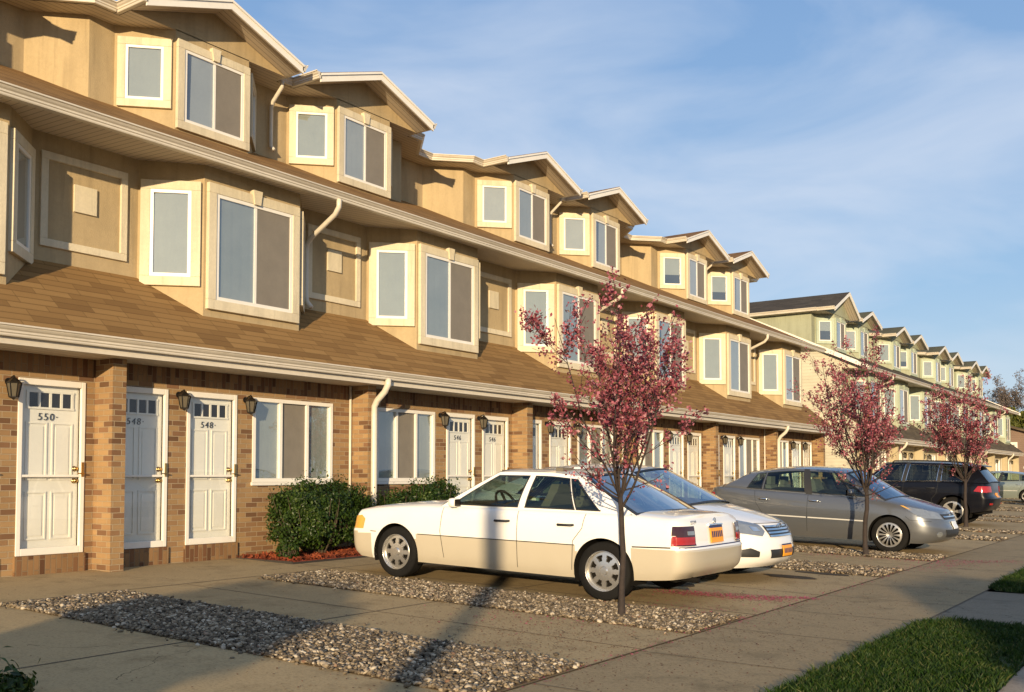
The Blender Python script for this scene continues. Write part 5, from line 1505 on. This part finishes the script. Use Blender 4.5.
# ---------------- grey saloon
def sedan_grey(front, Y, facing, label, paint, name_gap=True, wheelstyle=seven_twin, glass='autoglass'):
    Mx = car_matrix(front, Y, facing); root = thing('parked_car', label, 'car', group=GC, mat4=Mx)
    def part(k, x, y, z, t):
        sg = -1 if y < 0 else 1
        if k == 'top':
            if x < 1.05: return ('hood', paint)
            if x > 4.0: return ('trunk_lid', paint)
            return ('cabin_floor', 'interior')
        if x < .5 and z < .60: return ('front_bumper', paint)
        if x > 4.2 and z < .66: return ('rear_bumper', paint)
        if 1.34 < x < 2.40: return ('front_door#%d' % sg, paint)
        if 2.40 < x < 3.42 and not (x > 3.25 and z < .8-(3.42-x)): return ('rear_door#%d' % sg, paint)
        return (('front_wing#%d' if x < 2.4 else 'rear_wing#%d') % sg, paint)
    p = dict(L=4.57, W=1.79, rf=.68, rr=.45, nf=2.6, nr=2.8, part=part, crown=2.4,
        sill=[(0,.23),(.5,.19),(1.2,.195),(3.3,.2),(4.1,.26),(4.57,.33)],
        belt=[(0,.68),(.25,.75),(.7,.86),(1.2,.935),(2.4,.985),(3.5,1.035),(4.1,1.06),(4.57,1.0)],
        deck=[(0,.70),(.15,.78),(.4,.87),(.8,.98),(1.1,1.04),(1.5,1.06),(3.8,1.1),(4.2,1.125),(4.57,1.06)],
        prof=[(0,.93),(.15,.965),(.4,.995),(.62,1),(.85,.975),(1,.915)],
        plan=[(0,.92),(.2,.985),(.35,1),(.75,1),(.9,.97),(1,.93)],
        nose=[(0,.14),(.1,.05),(.3,.0),(.55,.01),(.62,.035),(.8,.06),(1,.13)], tail=[(0,.1),(.2,.02),(.5,0),(.6,.04),(1,.12)],
        arches=[(.93,.32,.36),(3.615,.32,.36)],
        cabin=dict(rail=[(1.7,1.385),(2.1,1.44),(2.6,1.455),(3.2,1.41),(3.6,1.335)], roofw=.575, rows=[0,.05,.92,1],
            cols=[(1.02,1.78,'p'),(1.28,1.90,'g0'),(1.50,2.0,'b'),(1.53,2.02,'g1'),(2.33,2.46,'b'),(2.45,2.56,'g2'),(3.28,3.26,'p'),(3.30,3.28,'g3'),(3.62,3.46,'p'),(4.12,3.64,'p')],
            front_bulge=(.20,.12,.07), rear_bulge=(.14,.08,.04), crown=.06, glass=glass, seat='seat_grey', bow=.02, inset=.0, driver=1 if facing > 0 else -1))
    c = Car(p, root, M[paint]); c.cabin()
    for x in (.93, 3.615):
        for sg in (-1, 1): c.wheel(x, sg, .32, .2, .213, (wheelstyle, lambda q: -.012+.02*math.sin(q*2.6)))
    for sg in (-1, 1):
        m = MB(); c.ribbon(m, [(1.34,.92),(1.31,.6),(1.35,.3)], .008, sg); c.ribbon(m, [(2.40,.97),(2.40,.3)], .008, sg); c.ribbon(m, [(3.44,1.02),(3.40,.8),(3.26,.6),(3.22,.3)], .008, sg)
        c.ribbon(m, [(.25,.585),(.58,.60),(.66,.66)], .008, sg); m.build('panel_gap', M['rubtrim'], root, recalc=False)
        m = MB(); c.ribbon(m, [(1.36,.545),(2.385,.56)], .022, sg, .008); c.ribbon(m, [(2.415,.56),(3.2,.572)], .022, sg, .008); m.build('side_moulding', M['trim_silver'], root, recalc=False)
        c.mirror(1.60, 1.04, sg, M[paint], (.12,.21,.135))
        for (x, nm) in ((2.27,'front_door'),(3.24,'rear_door')): c.handle(x, .865, sg, 'chrome', c.parts['%s#%d' % (nm, sg)], .2, False)
        hl = c.patch('headlight', 'lamp', [(sg*.50,.62),(sg*.80,.64),(sg*.885,.70),(sg*.885,.80),(sg*.75,.80),(sg*.52,.73)], (1,0,0), .004, .01, U=(0,1,0))
        side_patch(c, 'headlight_side', 'lamp', [(.22,.66),(.50,.70),(.72,.83),(.62,.83),(.30,.77)], sg, .004, .01, hl)
        side_patch(c, 'indicator_lamp', 'amber', [(.56,.775),(.64,.80),(.76,.85),(.70,.845)], sg, .006, .01, hl)
        c.patch('fog_lamp', 'lamp', [(sg*.62+.05*math.cos(a*math.pi/6), .36+.05*math.sin(a*math.pi/6)) for a in range(12)], (1,0,0), .004, .006, U=(0,1,0))
        tl = c.patch('tail_light', 'redlens', [(sg*.55,.78),(sg*.88,.78),(sg*.88,.96),(sg*.62,.96)], (-1,0,0), .004, .012, U=(0,1,0))
        side_patch(c, 'tail_light_side', 'redlens', [(4.22,.80),(4.5,.78),(4.5,.95),(4.35,.97)], sg, .004, .012, tl)
    gr = c.patch('grille', 'rubtrim', [(-.42,.62),(.42,.62),(.46,.71),(-.46,.71)], (1,0,0), .004, .006, U=(0,1,0))
    c.patch('grille_bar', 'chrome', [(-.44,.655),(.44,.655),(.44,.675),(-.44,.675)], (1,0,0), .014, .008, gr, U=(0,1,0))
    c.patch('lower_intake', 'rubtrim', [(-.46,.31),(.46,.31),(.48,.44),(-.48,.44)], (1,0,0), .004, .006, U=(0,1,0))
    pl = c.patch('number_plate', 'paint_white', [(-.155,.45),(.155,.45),(.155,.58),(-.155,.58)], (1,0,0), .012, .01, U=(0,1,0))
    m = MB(); hx = c.hit((-3,0,.69),(1,0,0))[0].x-.016
    m.tube([(hx,.048*math.cos(k*math.pi/10),.69+.048*math.sin(k*math.pi/10)) for k in range(21)], .008, 6, False); m.tube([(hx,-.058,.69),(hx,.058,.69)], .009, 6); m.build('round_badge', M['chrome'], root)
    return c
sedan_grey(-3.86, 19.22, 1, 'grey metallic saloon with its nose to the street, behind the middle red leaved tree', 'paint_grey')
sedan_grey(-11.1, 54.2, -1, 'small silver car far off at the right edge beside the white pier', 'paint_silver', wheelstyle=five_spoke)

# ---------------- black off-roader
def build_suv():
    Mx = car_matrix(-9.72, 29.9, -1)
    root = thing('parked_car', 'black off-roader parked nose to the houses beside the farthest red tree', 'car', group=GC, mat4=Mx)
    P_ = 'paint_black'
    def part(k, x, y, z, t):
        sg = -1 if y < 0 else 1
        if k == 'top':
            if x < 1.45: return ('hood', P_)
            return ('cabin_floor', 'interior')
        if x < .45 and z < .75: return ('front_bumper', P_)
        if x > 4.35 and z < .72: return ('rear_bumper', P_)
        if 1.45 < x < 2.55: return ('front_door#%d' % sg, P_)
        if 2.55 < x < 3.45: return ('rear_door#%d' % sg, P_)
        return (('front_wing#%d' if x < 2.4 else 'rear_wing#%d') % sg, P_)
    p = dict(L=4.82, W=1.94, rf=.4, rr=.36, nf=3, nr=3.2, part=part, crown=3, track=.95,
        sill=[(0,.36),(.5,.30),(1.3,.30),(3.5,.30),(4.3,.36),(4.82,.45)],
        belt=[(0,.93),(.2,1.0),(.8,1.06),(1.5,1.10),(2.5,1.13),(4.0,1.17),(4.82,1.17)],
        deck=[(0,.95),(.2,1.05),(.8,1.13),(1.4,1.18),(1.7,1.18),(4.82,1.2)],
        prof=[(0,.94),(.15,.975),(.35,.99),(.6,1),(.85,.98),(1,.935)],
        plan=[(0,.94),(.15,.98),(.3,1),(.8,1),(1,.96)],
        nose=[(0,.14),(.15,.03),(.35,0),(.6,.03),(1,.06)], tail=[(0,.14),(.2,.02),(.45,.0),(.55,.06),(.8,.08),(1,.10)],
        arches=[(.92,.385,.44),(3.835,.385,.44)],
        cabin=dict(rail=[(1.9,1.62),(2.5,1.68),(3.5,1.675),(4.4,1.60)], roofw=.64, rows=[0,.05,.9,1],
            cols=[(1.42,2.02,'p'),(1.56,2.10,'g1'),(2.50,2.58,'b'),(2.60,2.68,'g2'),(3.42,3.46,'b'),(3.52,3.54,'g3'),(4.22,4.02,'p'),(4.72,4.36,'p')],
            front_bulge=(.16,.1,.04), rear_bulge=(.05,.05,.02), crown=.05, glass='autoglass_dark', wsglass='screenglass', rglass='autoglass_dark', seat='seat_grey', bow=.02, inset=.0, sealmat='chrome', seal=.012, driver=-1))
    c = Car(p, root, M[P_]); c.cabin()
    for x in (.92, 3.835):
        for sg in (-1, 1): c.wheel(x, sg, .385, .24, .262, (five_spoke, lambda q: -.03+.03*math.sin(q*2.2)))
    for sg in (-1, 1):
        m = MB(); c.ribbon(m, [(1.45,1.08),(1.45,.45)], .008, sg); c.ribbon(m, [(2.55,1.12),(2.55,.4)], .008, sg); c.ribbon(m, [(3.46,1.14),(3.42,.85),(3.3,.7),(3.3,.4)], .008, sg); m.build('panel_gap', M['rubtrim'], root, recalc=False)
        m = MB(); c.ribbon(m, [(1.4,.56),(3.3,.58)], .03, sg, .01); m.build('side_moulding', M['trim_silver'], root, recalc=False)
        c.mirror(1.72, 1.19, sg, M[P_], (.13,.22,.17))
        for (x, nm) in ((2.38,'front_door'),(3.28,'rear_door')): c.handle(x, .99, sg, 'rubtrim', c.parts['%s#%d' % (nm, sg)], .22, False)
        tl = c.patch('tail_light', 'redlens', [(sg*.58,.92),(sg*.93,.92),(sg*.93,1.08),(sg*.62,1.08)], (-1,0,0), .004, .014, U=(0,1,0))
        side_patch(c, 'tail_light_side', 'redlens', [(4.36,.94),(4.72,.90),(4.72,1.08),(4.46,1.08)], sg, .004, .014, tl)
        c.patch('reflector', 'redlens', [(sg*.62,.58),(sg*.78,.58),(sg*.78,.63),(sg*.62,.63)], (-1,0,0), .004, .008, U=(0,1,0))
        c.patch('headlight', 'lamp', [(sg*.52,.78),(sg*.9,.78),(sg*.9,.93),(sg*.52,.91)], (1,0,0), .004, .01, U=(0,1,0))
        m = MB(); pts = [c.rp(int(22*f), 1.2 if sg < 0 else 12.8)+Vector((0,0,.045)) for f in (.12,.3,.5,.7,.9)]
        pts = [pts[0]-Vector((.05,0,.05))]+pts+[pts[-1]+Vector((.05,0,-.05))]; m.tube(pts, .018, 6); m.build('roof_rail', M['rubtrim'], root, smooth=True)
    c.patch('number_plate', 'plate', [(-.155,.78),(.155,.78),(.155,.9),(-.155,.9)], (-1,0,0), .006, .01, U=(0,1,0))
    for k in range(7): c.patch('grille_slot', 'chrome', [(-.42+k*.13-.035,.74),(-.42+k*.13+.035,.74),(-.42+k*.13+.035,.9),(-.42+k*.13-.035,.9)], (1,0,0), .004, .008, U=(0,1,0))
    m = MB(); a = c.rp(22, 7); m.add([(a.x-.05,-.6,a.z-.03),(a.x-.05,.6,a.z-.03),(a.x+.14,.56,a.z-.06),(a.x+.14,-.56,a.z-.06),(a.x-.05,-.6,a.z+.01),(a.x-.05,.6,a.z+.01),(a.x+.14,.56,a.z-.03),(a.x+.14,-.56,a.z-.03)],[(0,3,2,1),(4,5,6,7),(0,1,5,4),(1,2,6,5),(2,3,7,6),(3,0,4,7)])
    m.build('roof_spoiler', M[P_], root, bevel=.01)
    return c
build_suv()
# ------------------------------------------------------------------ camera and light
cam = bpy.data.cameras.new('camera'); co = bpy.data.objects.new('camera', cam); COL.objects.link(co)
cam.sensor_width = 36; cam.lens = 998.65/1024*36; cam.shift_y = (433.1-346)/1024; cam.clip_end = 6000; cam.clip_start = .05
co.location = (0, 0, 1.3877); co.rotation_euler = (math.pi/2+.043, 0, .6146)
scene.camera = co
SUN_EL, SUN_AZ = R(9.5), math.atan2(.49, -.86)       # azimuth clockwise from +Y
to_sun = Vector((math.sin(SUN_AZ)*math.cos(SUN_EL), math.cos(SUN_AZ)*math.cos(SUN_EL), math.sin(SUN_EL)))
sl = bpy.data.lights.new('sun', 'SUN'); sl.energy = 4.6; sl.angle = R(.5); sl.color = (1, .78, .49)
so = bpy.data.objects.new('sun', sl); COL.objects.link(so); so.rotation_euler = to_sun.to_track_quat('Z', 'Y').to_euler()
w = bpy.data.worlds.new('World'); scene.world = w; w.use_nodes = True
nt = w.node_tree; nt.nodes.clear()
def N(t, **k):
    n = nt.nodes.new(t)
    for a, b in k.items(): setattr(n, a, b)
    return n
sky = N('ShaderNodeTexSky', sky_type='NISHITA'); sky.sun_disc = False; sky.sun_elevation = SUN_EL; sky.sun_rotation = SUN_AZ
sky.air_density = 1.0; sky.dust_density = .6; sky.ozone_density = 2.0
tc = N('ShaderNodeTexCoord'); mp = N('ShaderNodeMapping'); mp.inputs['Scale'].default_value = (1.0, 1.0, 3.2); mp.inputs['Rotation'].default_value = (0, .25, .5)
nt.links.new(tc.outputs['Generated'], mp.inputs[0])
n1 = N('ShaderNodeTexNoise'); n1.inputs['Scale'].default_value = 2.6; n1.inputs['Detail'].default_value = 7; n1.inputs['Roughness'].default_value = .5; n1.inputs['Distortion'].default_value = .5
nt.links.new(mp.outputs[0], n1.inputs['Vector'])
rp = N('ShaderNodeValToRGB'); rp.color_ramp.elements[0].position = .40; rp.color_ramp.elements[1].position = .74
rp.color_ramp.elements[1].color = (.8,.8,.8,1)
nt.links.new(n1.outputs[0], rp.inputs[0])
sz = N('ShaderNodeSeparateXYZ'); nt.links.new(tc.outputs['Generated'], sz.inputs[0])
zr_ = N('ShaderNodeValToRGB'); e = zr_.color_ramp.elements; e[0].position = 0; e[0].color = (3.1,3.6,4.5,1); e[1].position = .55; e[1].color = (1.15,2.15,4.1,1)
k = e.new(.18); k.color = (1.9,2.95,4.5,1)
nt.links.new(sz.outputs[2], zr_.inputs[0])
m1 = N('ShaderNodeMix', data_type='RGBA'); m1.inputs[0].default_value = .72; nt.links.new(sky.outputs[0], m1.inputs[6]); nt.links.new(zr_.outputs[0], m1.inputs[7])
mx = N('ShaderNodeMix', data_type='RGBA'); nt.links.new(rp.outputs[0], mx.inputs[0]); nt.links.new(m1.outputs[2], mx.inputs[6]); mx.inputs[7].default_value = (4.2, 4.6, 5.3, 1)
bg = N('ShaderNodeBackground'); bg.inputs['Strength'].default_value = .112
nt.links.new(mx.outputs[2], bg.inputs[0]); wo_ = N('ShaderNodeOutputWorld'); nt.links.new(bg.outputs[0], wo_.inputs[0])
vs = scene.view_settings; vs.view_transform = 'Standard'; vs.look = 'None'; vs.gamma = 1; vs.exposure = .62; vs.use_curve_mapping = False
scene.render.film_transparent = False
